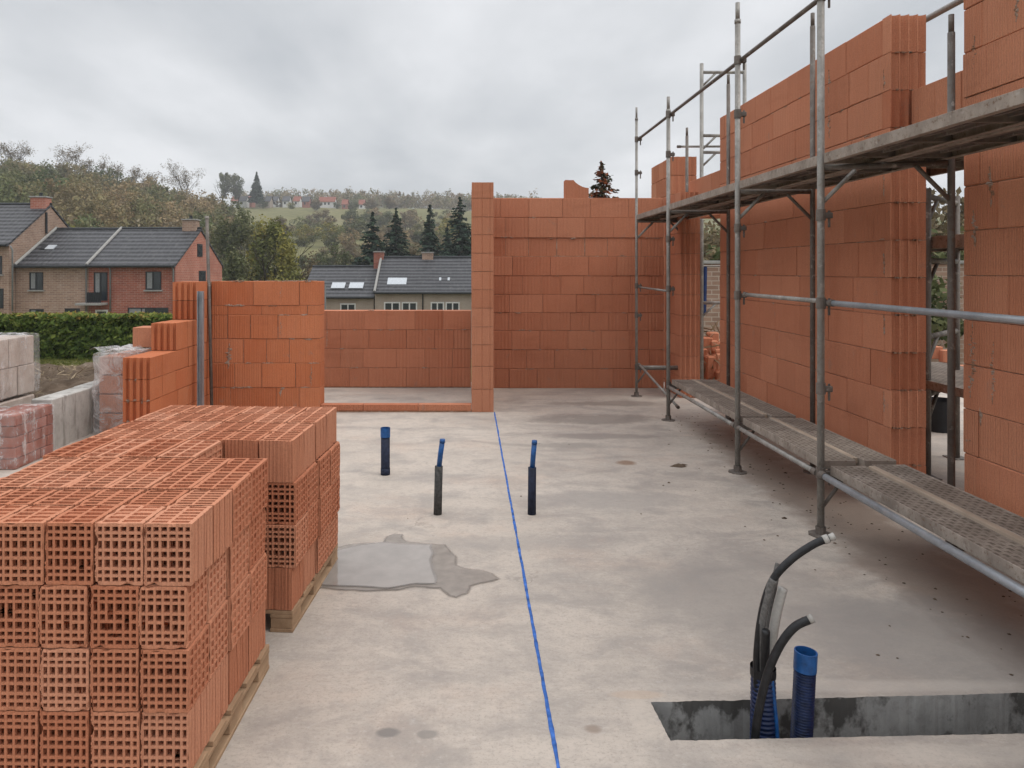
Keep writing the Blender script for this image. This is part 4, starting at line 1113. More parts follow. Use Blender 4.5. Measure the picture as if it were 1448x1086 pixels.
# rough boards and debris under the lower planks
rng = random.Random(5)
b = MB()
for k in range(230):
    u_ = rng.random()
    if u_ < .8: yy = rng.uniform(2.2,8.0); xx = XO+abs(rng.gauss(.15,.28))+.0
    elif u_ < .9: yy = rng.uniform(2.2,7.5); xx = XO-abs(rng.gauss(0,.3))
    else: yy = rng.uniform(2.6,9.0); xx = rng.uniform(-.7,2.0)
    a = rng.uniform(.003,.009)*(1.9 if rng.random() < .1 else 1); zz_ = a*.7
    pts = [(xx+a*math.cos(t)*rng.uniform(.7,1.4), yy+a*math.sin(t)*rng.uniform(.7,1.4)) for t in (0,1.2,2.3,3.5,4.8)]
    for q in range(5): b.quad((*pts[q],.001),(*pts[(q+1)%5],.001),(xx,yy,zz_))
struct(b.build('mortar_crumbs', M['dirt']), 'stuff')
b = MB()
for (xx,yy,a) in ((1.66,5.85,.075),(1.70,5.88,.04)):
    n = 9; pts = [(xx+a*math.cos(2*math.pi*k/n)*rng.uniform(.6,1.2), yy+a*.6*math.sin(2*math.pi*k/n)*rng.uniform(.6,1.2)) for k in range(n)]
    for k in range(n): b.quad((*pts[k],.001),(*pts[(k+1)%n],.001),(xx,yy,a*.3))
tag(b.build('mortar_lump', M['dirt']), 'dark lump of dropped mortar beside the third scaffold foot', 'lump')
# outer scaffold seen through the openings
def outer_frame(label, xa, ya, xb, yb, zt, zb, bars, dark=True):
    rt = thing('outer_scaffold_section', label, 'scaffold', (xa,ya,zb)); L = rt.location
    m1 = M['steel_dark'] if dark else M['steel']
    for (xx,yy) in ((xa,ya),(xb,yb)):
        b = bar(xx,yy,zb,xx,yy,zt,.026); b.build('upright', m1, rt, L, True)
        b = MB(); b.box(xx-.07,xx+.07,yy-.07,yy+.07,zb,zb+.008,.5); b.build('base_plate', m1, rt, L)
    for z in bars:
        b = bar(xa,ya,z,xb,yb,z,.022); b.build('transom', m1, rt, L, True)
        b = bar(xa,ya,z-.2,xa+(xb-xa)*.35,ya+(yb-ya)*.35,z,.015,8); b.build('brace', m1, rt, L, True)
    return rt
outer_frame('outer scaffold frame rising above the back right corner wall', 3.2,10.17,3.79,10.17,4.39,0,[4.27,3.4,3.17,1.1],False)
outer_frame('outer scaffold frame with dark tubes seen through the narrow gap', 3.42,5.52,4.02,6.1,2.16,0,[2.1,1.62,1.05,.62])
outer_frame('outer scaffold frame rising behind the right edge wall', 3.2,4.72,3.75,4.72,3.5,0,[2.9,.64,.05])
rail('outer_guard_rail', 'tube rail above the lintel between the tall right walls', (3.3,6.4,3.36),(3.3,3.6,3.36), .022, M['steel'])
rail('outer_guard_rail', 'short tube rail pointing left above the back right corner', (2.9,10.3,3.27),(4.6,10.25,3.27), .016, M['steel'])
plank('outer scaffold plank seen through the narrow gap between the walls', 3.4,4.2,4.5,6.6,.73,.06)
plank('dark outer scaffold plank at head height in the narrow gap', 3.45,4.05,5.0,7.2,1.80,.09, M['greywood'])
plank('dark outer scaffold plank high above the narrow gap', 3.4,3.9,4.5,6.6,2.42,.08, M['greywood'])
# bucket, bricks, tarp and shrubs beyond the openings
b = MB(); x,y = 4.55,7.15; n = 18
b.tube([(x,y,.001),(x,y,.3)],[.13,.165],n,False); b.tube([(x,y,.3),(x,y,.01)],[.158,.125],n,False)
bk = tag(b.build('bucket', M['dark'], None, (0,0,0), True), 'black bucket on the outer slab seen through the gap', 'bucket')
b = MB(); b.tube([(x-.165,y,.27)]+[(x-.165*math.cos(t*math.pi/8),y-.06,.27-.12*math.sin(t*math.pi/8)) for t in range(1,8)]+[(x+.165,y,.27)],.005,6); b.build('handle', M['steel'], bk)
rng = random.Random(77)
root = thing('brick_pile', 'reddish pile of brick rubble on grass beyond the narrow gap', 'rubble', (8.5,13.5,gz(8.5,13.5)))
b = MB()
for k in range(90):
    x, y = 8.3+rng.gauss(0,1.5), 13.4+rng.gauss(0,.7); z = gz(x,y)+max(0,1.0-abs(y-13.4)*.6-abs(x-8.3)*.22)*rng.random()**.5
    s_ = rng.uniform(.12,.25); b.box(x-s_,x+s_,y-s_*.6,y+s_*.6,z-.1,z+.12,rng.random(),.01)
b.build('rubble', M['clay'], root, root.location)
root = thing('blue_tarpaulin', 'blue tarpaulin hanging on the outer scaffold, seen through the back doorway', 'tarpaulin', (3.5,10.6,.9))
b = MB(); n = 24
for k in range(n):
    x0 = 3.3+.12*k/n; x1 = 3.3+.12*(k+1)/n; f = lambda x: 10.6+.02*math.sin(x*70); f2 = lambda x: 10.62+.035*math.sin(x*48+1)
    b.quad((x0,f2(x0),.92),(x1,f2(x1),.92),(x1,f(x1),1.6),(x0,f(x0),1.6))
b.build('cloth', M['tarp'], root, root.location, True)
b = MB(); b.tube([(3.25,10.6,1.61),(4.3,10.6,1.61)],.012,8); b.build('hanging_bar', M['steel'], root, root.location)
# garden wall beyond the doorway
root = thing('garden_wall', 'old brick garden wall beyond the back doorway', 'wall', (7.4,16,-.8))
b = MB(); b.box(5.0,13.5,18.0,18.3,-1.2,1.7,.5,.01); b.build('brickwork', M['tan_house'], root, root.location)
b = MB(); b.box(4.97,13.53,17.96,18.34,1.701,1.78,.5,.01); b.build('coping', M['sill'], root, root.location)

# ------------------------------------------------------------------ houses down in the valley
def hx(px, d): return (px-PX)/F*d
def hz(py, d): return CZ-(py-PY)/F*d
def house(name, label, x0, x1, y0, y1, zg, ze, zr, wall, gable_mat=None, windows=(), over=.25, group=None, eave_trim=True):
    """ridge along x; front wall faces the camera (-Y)"""
    rt = thing(name, label, 'house', ((x0+x1)/2, y0, zg), 0, group); L = rt.location
    ym = (y0+y1)/2
    b = MB()
    b.quad((x0,y0,zg),(x1,y0,zg),(x1,y0,ze),(x0,y0,ze)); b.quad((x1,y1,zg),(x0,y1,zg),(x0,y1,ze),(x1,y1,ze))
    b.quad((x0,y1,zg),(x0,y0,zg),(x0,y0,ze),(x0,ym,zr-.05),(x0,y1,ze))
    if not gable_mat: b.quad((x1,y0,zg),(x1,y1,zg),(x1,y1,ze),(x1,ym,zr-.05),(x1,y0,ze))
    b.build('wall', wall, rt, L)
    if gable_mat:
        b = MB(); b.quad((x1,y0,zg),(x1,y1,zg),(x1,y1,ze),(x1,ym,zr-.05),(x1,y0,ze)); b.build('gable_wall', gable_mat, rt, L)
    sl_ = (zr-ze)/(ym-y0); th = .14
    b = MB(); ye0, ye1 = y0-over, y1+over; zl = ze-over*sl_
    a, c = x0-.06, x1+.06
    for (ya, yb_) in ((ye0,ym),(ye1,ym)):
        p = [(a,ya,zl+th),(c,ya,zl+th),(c,ym,zr+th),(a,ym,zr+th)]; q = [(x,y,z-th+.01) for x,y,z in p]
        if ya > yb_: p, q = p[::-1], q[::-1]
        b.quad(*p); b.quad(*q[::-1])
        for k in range(4): b.quad(q[k], q[(k+1)%4], p[(k+1)%4], p[k])
    roof = b.build('roof', M['tiles'], rt, L)
    b = MB(); b.tube([(a,ym,zr+th),(c,ym,zr+th)], .1, 8); b.build('ridge', M['framedark'], roof, L)
    if eave_trim:
        b = MB(); b.tube([(a,ye0-.06,zl+.1),(c,ye0-.06,zl+.1)], .09, 8); b.build('gutter', M['framedark'], roof, L)
    for wd in windows: window(rt, y0, *wd)
    return rt, roof
def window(rt, y0, px0, px1, py0, py1, style='dark', panes=2, sill=True):
    L = rt.location
    xa, xb, zb, zt = hx(px0,y0), hx(px1,y0), hz(py1,y0), hz(py0,y0)
    fr = M['white'] if style == 'white' else M['framedark']; t = .1 if style == 'white' else .06
    b = MB(); yf = y0-.04
    b.box(xa,xb,yf,y0+.02,zt-t,zt,.5); b.box(xa,xb,yf,y0+.02,zb,zb+t,.5)
    for k in range(panes+1):
        xx = xa+(xb-xa-t)*k/panes; b.box(xx,xx+t,yf+.003,y0+.02,zb+t,zt-t,.5)
    f = b.build('window', fr, rt, L)
    b = MB(); b.box(xa+t,xb-t,y0-.012,y0+.01,zb+t,zt-t,.5); b.build('pane', M['glass'], f, L)
    if style == 'dark' and panes > 1:
        b = MB(); b.box(xa+t*1.5,xa+(xb-xa)*.42,y0-.018,y0-.013,zb+t*1.5,zt-t,.5); b.build('curtain', M['pipegrey'], f, L)
    if sill:
        b = MB(); b.box(xa-.08,xb+.08,y0-.12,y0-.001,zb-.08,zb-.002,.5); b.build('sill', M['sill'], f, L)
def chimney(roof, L, px, py0, py1, d, w_, mat, name='chimney'):
    x = hx(px, d); z1, z0 = hz(py0,d), hz(py1,d)-.8
    b = MB(); b.box(x-w_/2,x+w_/2,d-.35,d+.35,z0,z1,.5,.01); c = b.build(name, mat, roof, L)
    b = MB(); b.box(x-w_/2-.06,x+w_/2+.06,d-.41,d+.41,z1+.001,z1+.09,.5,.01); b.build('cap', M['sill'], c, L)
    b = MB(); b.tube([(x,d,z1+.09),(x,d,z1+.35)],.11,8); b.build('pot', M['framedark'], c, L)
def downpipe(rt, px, d, py0, py1, mat=None):
    x = hx(px,d); b = MB(); b.tube([(x,d-.1,hz(py1,d)),(x,d-.1,hz(py0,d)-.25),(x,d-.3,hz(py0,d))],.05,8); b.build('downpipe', mat or M['pipegrey'], rt, rt.location, True)
def skylight(roof, L, px0, px1, py, d0, ze, zr, ym, over=.25, size=.9, mat=None):
    """flush roof window lying in the slope, found by its height in the picture"""
    sl_ = (zr-ze)/(ym-d0)
    # point on the slope seen at py
    lo, hi = d0-over, ym
    for _ in range(40):
        md = (lo+hi)/2
        if hz(py, md) > ze+(md-d0)*sl_+.14: lo = md
        else: hi = md
    if True:
        y = lo; z = ze+(y-d0)*sl_+.14; n = Vector((0,-sl_,1)).normalized(); t = Vector((0,1,sl_)).normalized()
        xa, xb = hx(px0,y), hx(px1,y); b = MB(); c = Vector((0,y,z))+n*.05
        P = [c+Vector((xa,0,0))-t*size/2, c+Vector((xb,0,0))-t*size/2, c+Vector((xb,0,0))+t*size/2, c+Vector((xa,0,0))+t*size/2]
        Bq = [p-n*.06 for p in P]
        b.quad(*map(tuple,P))
        for k in range(4): b.quad(tuple(Bq[k]),tuple(Bq[(k+1)%4]),tuple(P[(k+1)%4]),tuple(P[k]))
        b.build('skylight', mat or M['skylight'], roof, L)
D1 = 45.0
ZG = -3.6
x_r, x_m, x_l = hx(248,D1), hx(125,D1), hx(22,D1)
ze1, zr1 = hz(375,D1)-.02, hz(324,49.25)-.1
h1, rf1 = house('terraced_house', 'red brick terraced house with dark tiled roof and gable facing right, beyond the hedge', x_m+.01, x_r, D1, 53.5, ZG, ze1, zr1, M['red_house'], M['red_lit'],
    [(133,152,385,425,'dark',2,False),(206,228,384,410),(181,238,435,452,'dark',3,False),(135,153,438,452,'white',1,False)])
b = MB(); b.box(hx(117,D1),hx(153,D1),D1-.9,D1-.01,hz(431,D1),hz(428,D1),.5,.01); bal = b.build('balcony', M['sill'], h1, h1.location)
b = MB()
for k in range(9): xx = hx(133,D1)+k*(hx(152,D1)-hx(133,D1))/8; b.box(xx-.012,xx+.012,D1-.85,D1-.82,hz(428,D1),hz(412,D1),.5)
b.box(hx(133,D1),hx(152,D1),D1-.80,D1-.78,hz(427,D1),hz(413,D1),.5)
b.build('balustrade', M['framedark'], bal, h1.location)
for (ya, yb_, za, zb_) in ((48.6,49.5,hz(345,49),hz(363,49)),(48.9,50.1,hz(383,49.5),hz(398,49.5))):
    b = MB(); b.box(x_r-.02,x_r+.04,ya,yb_,zb_,za,.5); f = b.build('gable_window', M['framedark'], h1, h1.location)
    b = MB(); b.box(x_r+.0405,x_r+.05,ya+.08,yb_-.08,zb_+.08,za-.08,.5); b.build('pane', M['glass'], f, h1.location)
chimney(rf1, h1.location, 270, 312, 326, 49.25, .9, M['tan_house'])
downpipe(h1, 157, D1, 376, 440); downpipe(h1, 246, D1, 376, 440)
h2, rf2 = house('terraced_house', 'tan brick terraced house with small roof window, left of the red brick one', x_l+.01, x_m, D1+.02, 53.5, ZG, ze1-.02, zr1-.03, M['tan_house'], None,
    [(42,61,385,410),(42,62,437,452,'dark',2,False),(92,113,436,452,'dark',1,False)])
b = MB(); b.tube([(x_m,D1-.25,ze1+.05),(x_m,49.3,zr1+.2)],.09,8); b.build('verge', M['sill'], rf2, h2.location)
b = MB(); b.tube([(x_l+.1,D1-.25,ze1+.05),(x_l+.1,49.3,zr1+.2)],.09,8); b.build('verge', M['sill'], rf2, h2.location)
skylight(rf2, h2.location, 66, 78, 350, D1, ze1, zr1, 49.25, size=.55); skylight(rf2, h2.location, 59, 65, 350, D1, ze1, zr1, 49.25, size=.5, mat=M['framedark'])
downpipe(h2, 123, D1, 376, 440)
h3, rf3 = house('terraced_house', 'taller tan brick house with chimney on its gable, cut by the left edge', hx(-110,D1), x_l-.02, D1-.6, 53.2, ZG, hz(346,D1), hz(290,49)-.1, M['tan_house'], None,
    [(-14,3,362,388),(-14,5,408,436,'dark',2,False)])
chimney(rf3, h3.location, 58, 280, 300, 48.6, 1.0, M['red_lit'])
b = MB(); b.tube([(x_l+.05,48.2,hz(300,48)),(x_l+.06,48.2,hz(330,48))],.07,8); b.build('flue_pipe', M['framedark'], h3, h3.location)
downpipe(h3, 19, D1-.6, 348, 440)
# middle houses behind the low wall
D2 = 57.0
ze2, zr2 = hz(413,D2), hz(366,61.2)
g = None
h4, rf4 = house('valley_house', 'grey house with white paired windows and long dark roof behind the low wall', hx(530,D2), hx(760,D2), D2, 65.4, -6, ze2, zr2, M['beige_house'], None,
    [(543,566,427,446,'white',2,False),(568,590,427,446,'white',2,False),(609,628,427,446,'white',2,False),(630,650,427,446,'white',2,False)])
chimney(rf4, h4.location, 536, 357, 372, 61.2, .8, M['red_house']); chimney(rf4, h4.location, 605, 358, 372, 61.2, .9, M['tan_house'])
b = MB(); b.tube([(hx(530,D2),D2-.25,ze2+.05),(hx(530,D2),61.2,zr2+.2)],.1,8); b.build('verge', M['sill'], rf4, h4.location)
skylight(rf4, h4.location, 548, 575, 398, D2, ze2, zr2, 61.2, size=.95)
for px in (621,633): skylight(rf4, h4.location, px, px+3, 395, D2, ze2, zr2, 61.2, size=.4)
downpipe(h4, 598, D2, 414, 445, M['framedark'])
ze3, zr3 = hz(420,D2), hz(379,61.2)
h5, rf5 = house('valley_house', 'lower grey house with three bright roof windows left of the long dark roof', hx(427,D2), hx(530,D2)-.1, D2+.1, 65.3, -6, ze3, zr3, M['beige_house'], None,
    [(481,503,429,446,'white',2,False)])
for px0, px1 in ((453,457),(469,488),(494,514)): skylight(rf5, h5.location, px0, px1, 404, D2, ze3, zr3, 61.2, size=.9)
b = MB(); b.tube([(hx(460,52),52,-5),(hx(460,52),52,hz(402,52))],.05,8); b.build('pole', M['pipegrey'], None)
tag(bpy.data.objects['pole'], 'thin grey pole in front of the lower valley house', 'pole')
# village on the far hillside
vs = [(332,270,10,'white'),(352,271,8,'red'),(378,281,7,'tan'),(388,279,7,'white'),(404,283,9,'white'),(419,285,8,'white'),(432,281,9,'red'),(462,286,22,'white'),(487,290,7,'red'),(343,278,9,'white'),(511,290,7,'white')]
vl = ['white house at the far left of the hillside village','red house beside the tall dark hillside tree','small tan house below the wooded ridge','small white house between village trees',
      'white gabled house in the middle of the hillside village','pale house next to the red roofed one on the hill','red walled house in the hillside village','long white house with red roof on the hillside','small red house right of the long white one',
      'low white house under the leftmost village trees','lone white house farthest right on the hillside']
for (px, py, wpx, kind), lb in zip(vs, vl):
    d = 415+rng.uniform(-8,8); x = hx(px,d); wd = wpx/F*d; zb = hz(py+6,d); 
    zb = min(zb, gz(x,d)+1.0)
    rt = thing('village_house', lb, 'house', (x,d,zb), 0, 'houses of the hillside village')
    b = MB(); b.box(x-wd/2,x+wd/2,d,d+7,zb-4,zb+3.0,.5); b.quad((x+wd/2,d,zb+3),(x+wd/2,d+7,zb+3),(x+wd/2,d+3.5,zb+5.6)); b.quad((x-wd/2,d+7,zb+3),(x-wd/2,d,zb+3),(x-wd/2,d+3.5,zb+5.6))
    b.build('wall', M['white'] if kind == 'white' else M['red_house'] if kind == 'red' else M['beige_house'], rt, rt.location)
    b = MB(); e = .4
    for sgn in (0,1):
        ya = d-e if sgn == 0 else d+7+e
        p = [(x-wd/2-e,ya,zb+2.75),(x+wd/2+e,ya,zb+2.75),(x+wd/2+e,d+3.5,zb+5.8),(x-wd/2-e,d+3.5,zb+5.8)]
        b.quad(*(p if sgn == 0 else p[::-1])); q = [(a,c,z-.2) for a,c,z in p]; b.quad(*(q[::-1] if sgn == 0 else q)); b.quad(q[0],q[1],p[1],p[0])
    b.build('roof', M['redroof'] if kind != 'tan' and rng.random() < .75 else M['tiles'], rt, rt.location)
    b = MB()
    for k in range(max(2,int(wd/2.2))):
        xx = x-wd/2+.8+k*2.1
        if xx+1 < x+wd/2: b.box(xx,xx+1,d-.06,d+.02,zb+1,zb+2.3,.5)
    if b.f: b.build('window', M['glass'], rt, rt.location)

# ------------------------------------------------------------------ foliage
def cards(C, Nn, S, rng, aspect=.6):
    """one leaf quad per centre: C (n,3), Nn (n,3) normals, S (n,) sizes"""
    n = len(C); Nn = Nn/np.maximum(np.linalg.norm(Nn,axis=1,keepdims=True),1e-6)
    A = rng.normal(size=(n,3)); T = np.cross(Nn, A); T /= np.maximum(np.linalg.norm(T,axis=1,keepdims=True),1e-6); B = np.cross(Nn, T)
    S = S[:,None]
    V = np.stack([C-T*S*.5, C-B*S*aspect*.5, C+T*S*.5, C+B*S*aspect*.5],1).reshape(-1,3)
    return V, np.arange(4*n).reshape(n,4)
def crown(rng, n, rx, ry, rz, nclump=16, cr=.36, leaf=.3, hollow=.55, flat=.85):
    """leaf clumps spread through an ellipsoid centred at the origin"""
    d = rng.normal(size=(nclump,3)); d /= np.linalg.norm(d,axis=1,keepdims=True)
    rad = (hollow+(1-hollow)*rng.random(nclump))[:,None]*.78
    cc = d*rad; cc[:,2] = np.maximum(cc[:,2], -.75)
    k = rng.integers(0, nclump, n); cs = cr*(.6+.8*rng.random(nclump))
    dd = rng.normal(size=(n,3)); dd /= np.linalg.norm(dd,axis=1,keepdims=True)
    P = cc[k]+dd*cs[k][:,None]*(rng.random(n)**.45)[:,None]*np.array([1,1,flat])
    Nn = dd+rng.normal(size=(n,3))*.6+np.array([0,0,.35])
    tone = rng.random(nclump)[k]*.72+rng.random(n)*.28
    S = leaf*(.6+.8*rng.random(n))
    return P*np.array([rx,ry,rz]), Nn, S, tone
def branch_tree(b, rng_, base, h, r, spread=.9, levels=4, n0=5, start=.35):
    """tapered trunk with forking limbs, as tubes in one MB; returns twig tips"""
    tips = []
    def grow(p, dv, L, rad, lev):
        segs = 4; pts = [Vector(p)]; d = Vector(dv).normalized(); rr = [rad]
        for k in range(segs):
            d = (d+Vector((rng_.gauss(0,.11),rng_.gauss(0,.11),rng_.gauss(.03,.06)))).normalized()
            pts.append(pts[-1]+d*L/segs); rr.append(rad*(1-.5*(k+1)/segs))
        b.tube(pts, rr, 6 if lev < 2 else 4, False)
        if lev >= levels: tips.append(pts[-1]); tips.append(pts[2]); return
        for k in range(n0 if lev == 0 else 3):
            q = pts[rng_.choice([2,3,4]) if lev else rng_.choice([3,4])]
            an = rng_.uniform(0,6.283); s_ = spread*rng_.uniform(.5,1)
            nd = (d+Vector((math.cos(an)*s_, math.sin(an)*s_, rng_.uniform(-.05,.35)))).normalized()
            grow(q, nd, L*rng_.uniform(.55,.78) if lev else h*rng_.uniform(.24,.34), rr[-1]*rng_.uniform(.6,.85), lev+1)
    grow(base, (0,0,1), h*start, r, 0)
    return tips
def make_tree(name, label, group, loc, h, rad, leafmat, seed, nleaf=2600, leaf=.3, bare=.0, trunk_h=.25, nclump=18, cr=.36, scale_z=1.0):
    rng_ = random.Random(seed); g_ = np.random.default_rng(seed)
    rt = thing(name, label, 'tree', loc, 0, group)
    b = MB(); tips = branch_tree(b, rng_, (0,0,-.5), h, h*(.034 if bare else .022)+.06, .85, 3 if bare < .5 else 4, 5)
    b.build('trunk', M['bark'], rt, (0,0,0), True)
    cz = h*(1+trunk_h)/2
    if bare < .5:
        P, Nn, S, t = crown(g_, nleaf, rad, rad, h*(1-trunk_h)/2*1.02, nclump, cr, leaf); P[:,2] += cz
    else:
        T = np.array([tuple(t) for t in tips]); k = g_.integers(0,len(T),nleaf)
        P = T[k]+g_.normal(size=(nleaf,3))*h*.026; Nn = g_.normal(size=(nleaf,3)); S = leaf*(.5+g_.random(nleaf)); t = g_.random(nleaf)
    V_, Q_ = cards(P, Nn, S, g_)
    mesh_obj('crown', fast_mesh('crown', V_, Q_, t, leafmat), rt)
    return rt
def make_spruce(name, label, group, loc, h, rad, seed, mat, nb=52, cat='tree', leaf=.34):
    g_ = np.random.default_rng(seed); rt = thing(name, label, cat, loc, 0, group)
    b = MB(); b.tube([(0,0,-.5),(0,0,h*.5),(0,0,h*.99)],[h*.016+.03,h*.01+.015,.012],8); b.build('trunk', M['bark'], rt, (0,0,0), True)
    Ps, Ns, Ss, Ts = [], [], [], []
    for lv in range(nb):
        t = lv/(nb-1); z = h*(.06+.93*t); R = rad*((1-t)**.85)*(.8+.35*g_.random())+.04
        for k in range(int(4+8*(1-t))):
            an = g_.random()*6.283; L = R*(.65+.45*g_.random()); m = max(8,int(40*L/rad)+9)
            s_ = np.linspace(.12,1,m)+g_.normal(size=m)*.03
            droop = -.28*s_*L+.12*(s_**2)*L
            side = g_.normal(size=m)*.12*L*(1-.6*s_)
            x = np.cos(an)*s_*L-np.sin(an)*side; y = np.sin(an)*s_*L+np.cos(an)*side
            Ps.append(np.stack([x,y,z+droop+g_.normal(size=m)*.05],1)); Ns.append(np.stack([g_.normal(size=m)*.5+np.cos(an)*.4,g_.normal(size=m)*.5+np.sin(an)*.4,np.ones(m)*.9],1))
            Ss.append(np.full(m, leaf*(.65+.5*(1-t)))*(.7+.6*g_.random(m))); Ts.append(np.full(m,g_.random()*.7)+g_.random(m)*.3)
    V_, Q_ = cards(np.concatenate(Ps), np.concatenate(Ns), np.concatenate(Ss), g_, .62)
    mesh_obj('crown', fast_mesh('crown', V_, Q_, np.concatenate(Ts), mat), rt)
    return rt

# hedge
def hedge():
    g_ = np.random.default_rng(4); x0, x1, y0, y1, z0, z1 = -19., -6.6, 21.6, 22.7, -1.15, .22
    rt = thing('hedge', 'dense clipped green hedge with browning leaves in front of the houses', 'hedge', (-12,22,z0))
    b = MB(); b.box(x0+.15,x1-.15,y0+.16,y1-.16,z0,z1-.16,.1); b.build('dark_core', mat_plain('hedge_inside_shade',(.02,.025,.012),.9), rt, rt.location)  # solid filler box, the hedge's shaded inside painted as near-black colour
    n = 26000; u = g_.random(n); v = g_.random(n); top = g_.random(n) < .38
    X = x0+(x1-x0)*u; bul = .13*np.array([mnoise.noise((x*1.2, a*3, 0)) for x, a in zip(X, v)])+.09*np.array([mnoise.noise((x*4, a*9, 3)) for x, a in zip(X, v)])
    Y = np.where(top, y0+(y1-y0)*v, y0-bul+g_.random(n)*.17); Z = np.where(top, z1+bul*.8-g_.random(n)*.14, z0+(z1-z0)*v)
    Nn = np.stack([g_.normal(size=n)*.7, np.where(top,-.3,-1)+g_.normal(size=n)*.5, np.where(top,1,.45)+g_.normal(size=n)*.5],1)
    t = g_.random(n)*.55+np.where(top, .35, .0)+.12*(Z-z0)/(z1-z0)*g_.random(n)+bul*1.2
    V_, Q_ = cards(np.stack([X,Y,Z],1), Nn, .13*(.6+.8*g_.random(n)), g_, .6)
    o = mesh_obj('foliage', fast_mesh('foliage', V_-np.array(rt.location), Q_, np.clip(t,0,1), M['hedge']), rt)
hedge()
# soil heap and grass between retaining wall and hedge
nx_, ny_ = 110, 120
V = []; 
for j in range(ny_+1):
    for i in range(nx_+1):
        x = -3.77-i*9.5/nx_; y = 2.5+j*11.5/ny_
        z = .2+.10*mnoise.noise((x*.8,y*.8,0))+.09*mnoise.noise((x*2.6,y*2.6,1))+.10*mnoise.noise((x*6,y*6,2))+.055*mnoise.noise((x*14,y*14,3))
        e = max(0,(y-9.5)/4.5); z -= e*e*1.15
        if x > -3.95: z = min(z, .3)
        if y < 6.42: z -= max(0, min(1, (x+4.75)/.45))*1.2*min(1,(6.42-y)/.12)
        z -= max(0, (3.6-y)/1.1)**2*1.2+max(0, (-11.5-x)/1.8)**2*1.0
        V.append((x,y,z))
I = np.arange((nx_+1)*(ny_+1)).reshape(ny_+1,nx_+1)
Q = np.stack([I[:-1,1:].ravel(), I[:-1,:-1].ravel(), I[1:,:-1].ravel(), I[1:,1:].ravel()],1)
struct(mesh_obj('soil', fast_mesh('soil', np.array(V), Q, np.zeros(len(Q)), M['dirt'])))
g_ = np.random.default_rng(8); n = 3200
X = -3.9-g_.random(n)*6; Y = 6+g_.random(n)*6.0; Z = .22-np.maximum(0,(Y-9.5)/4.5)**2*1.15+.03
V_, Q_ = cards(np.stack([X,Y,Z],1), np.stack([g_.normal(size=n)*.4,g_.normal(size=n)*.4,np.ones(n)],1), .15*(.4+g_.random(n)), g_, .09)
struct(mesh_obj('dry_stalks', fast_mesh('dry_stalks', V_, Q_, g_.random(n), M['straw'])), 'stuff')
n = 26000; X = -20+g_.random(n)*13.5; Y = 12.6+g_.random(n)*9.0; Z = ground_h(X,Y)+.03
keep = np.array([mnoise.noise((x*.7,y*.7,0)) > -.25-(y-12.6)*.06 for x,y in zip(X,Y)]); X,Y,Z = X[keep],Y[keep],Z[keep]; n = len(X)
V_, Q_ = cards(np.stack([X,Y,Z],1), np.stack([g_.normal(size=n),g_.normal(size=n),g_.normal(size=n)*.5],1), .14*(.5+g_.random(n)), g_, .12)
struct(mesh_obj('grass', fast_mesh('grass', V_, Q_, g_.random(n), M['grass'])), 'stuff')
# vegetation beyond the right-hand openings
for k,(x,y,h,lb) in enumerate([(10.2,17,2.6,'green bush beyond the narrow gap on the right'),(7.0,19.5,3.4,'leafy bush behind the garden wall beyond the doorway'),(12.5,20,3.6,'tall bush farthest off beyond the narrow gap'),(6.6,12.2,.9,'low bush at the edge of the outer slab')]):
    make_tree('bush', lb, None, (x,y,gz(x,y)), h, h*.5, M['greenleaf'], 50+k, 1500, .2, 0, .05)
for k,(x,y,h,lb) in enumerate([(11.5,36,7.5,'broad tree beyond the back doorway on the right'),(15.5,42,8.5,'tall tree beyond the garden wall on the right'),(20,34,8,'tree seen low through the narrow gap'),(24,40,9.5,'tall tree seen through the right hand gap, farther back'),(9.3,30,5,'smaller tree behind the garden wall')]):
    make_tree('garden_tree', lb, None, (x,y,gz(x,y)), h, h*.5, M['greenleaf' if k%2 else 'brownleaf'], 150+k, 3000, .34, 0, .05)
g_ = np.random.default_rng(9); n = 2600
X = 2.9+g_.random(n)*2.6; Y = 10.3+g_.random(n)*2.2; Z = ground_h(X,Y)+.1+1.4*g_.random(n)**.6*np.exp(-((X-3.75)/.8)**2-((Y-11.5)/.7)**2)
V_, Q_ = cards(np.stack([X,Y,Z],1), g_.normal(size=(n,3))+np.array([0,0,.8]), .3*(.5+g_.random(n)), g_, .08)
struct(mesh_obj('straw_litter', fast_mesh('straw_litter', V_, Q_, g_.random(n), M['straw'])), 'stuff')
b = MB(); nn = 14
for k in range(140):
    x, y = 3.75+rng.gauss(0,.5), 11.5+rng.gauss(0,.4); z = gz(x,y)+1.35*math.exp(-((x-3.75)/.8)**2-((y-11.5)/.7)**2)*rng.random()**.5; s_ = rng.uniform(.05,.14); b.box(x-s_,x+s_,y-s_,y+s_,gz(x,y)-.1,z+.06,rng.random(),.02)
tag(b.build('rubble_heap', M['clay']), 'heap of brick rubble and straw outside the back doorway', 'rubble')

# conifer with rusty leaves behind the back wall
make_spruce('conifer', 'small conifer with rust-red twigs peeking over the back wall', None, (3.95,22,-1.2), 5.95, 2.3, 3, M['rustleaf'], 56, leaf=.2)
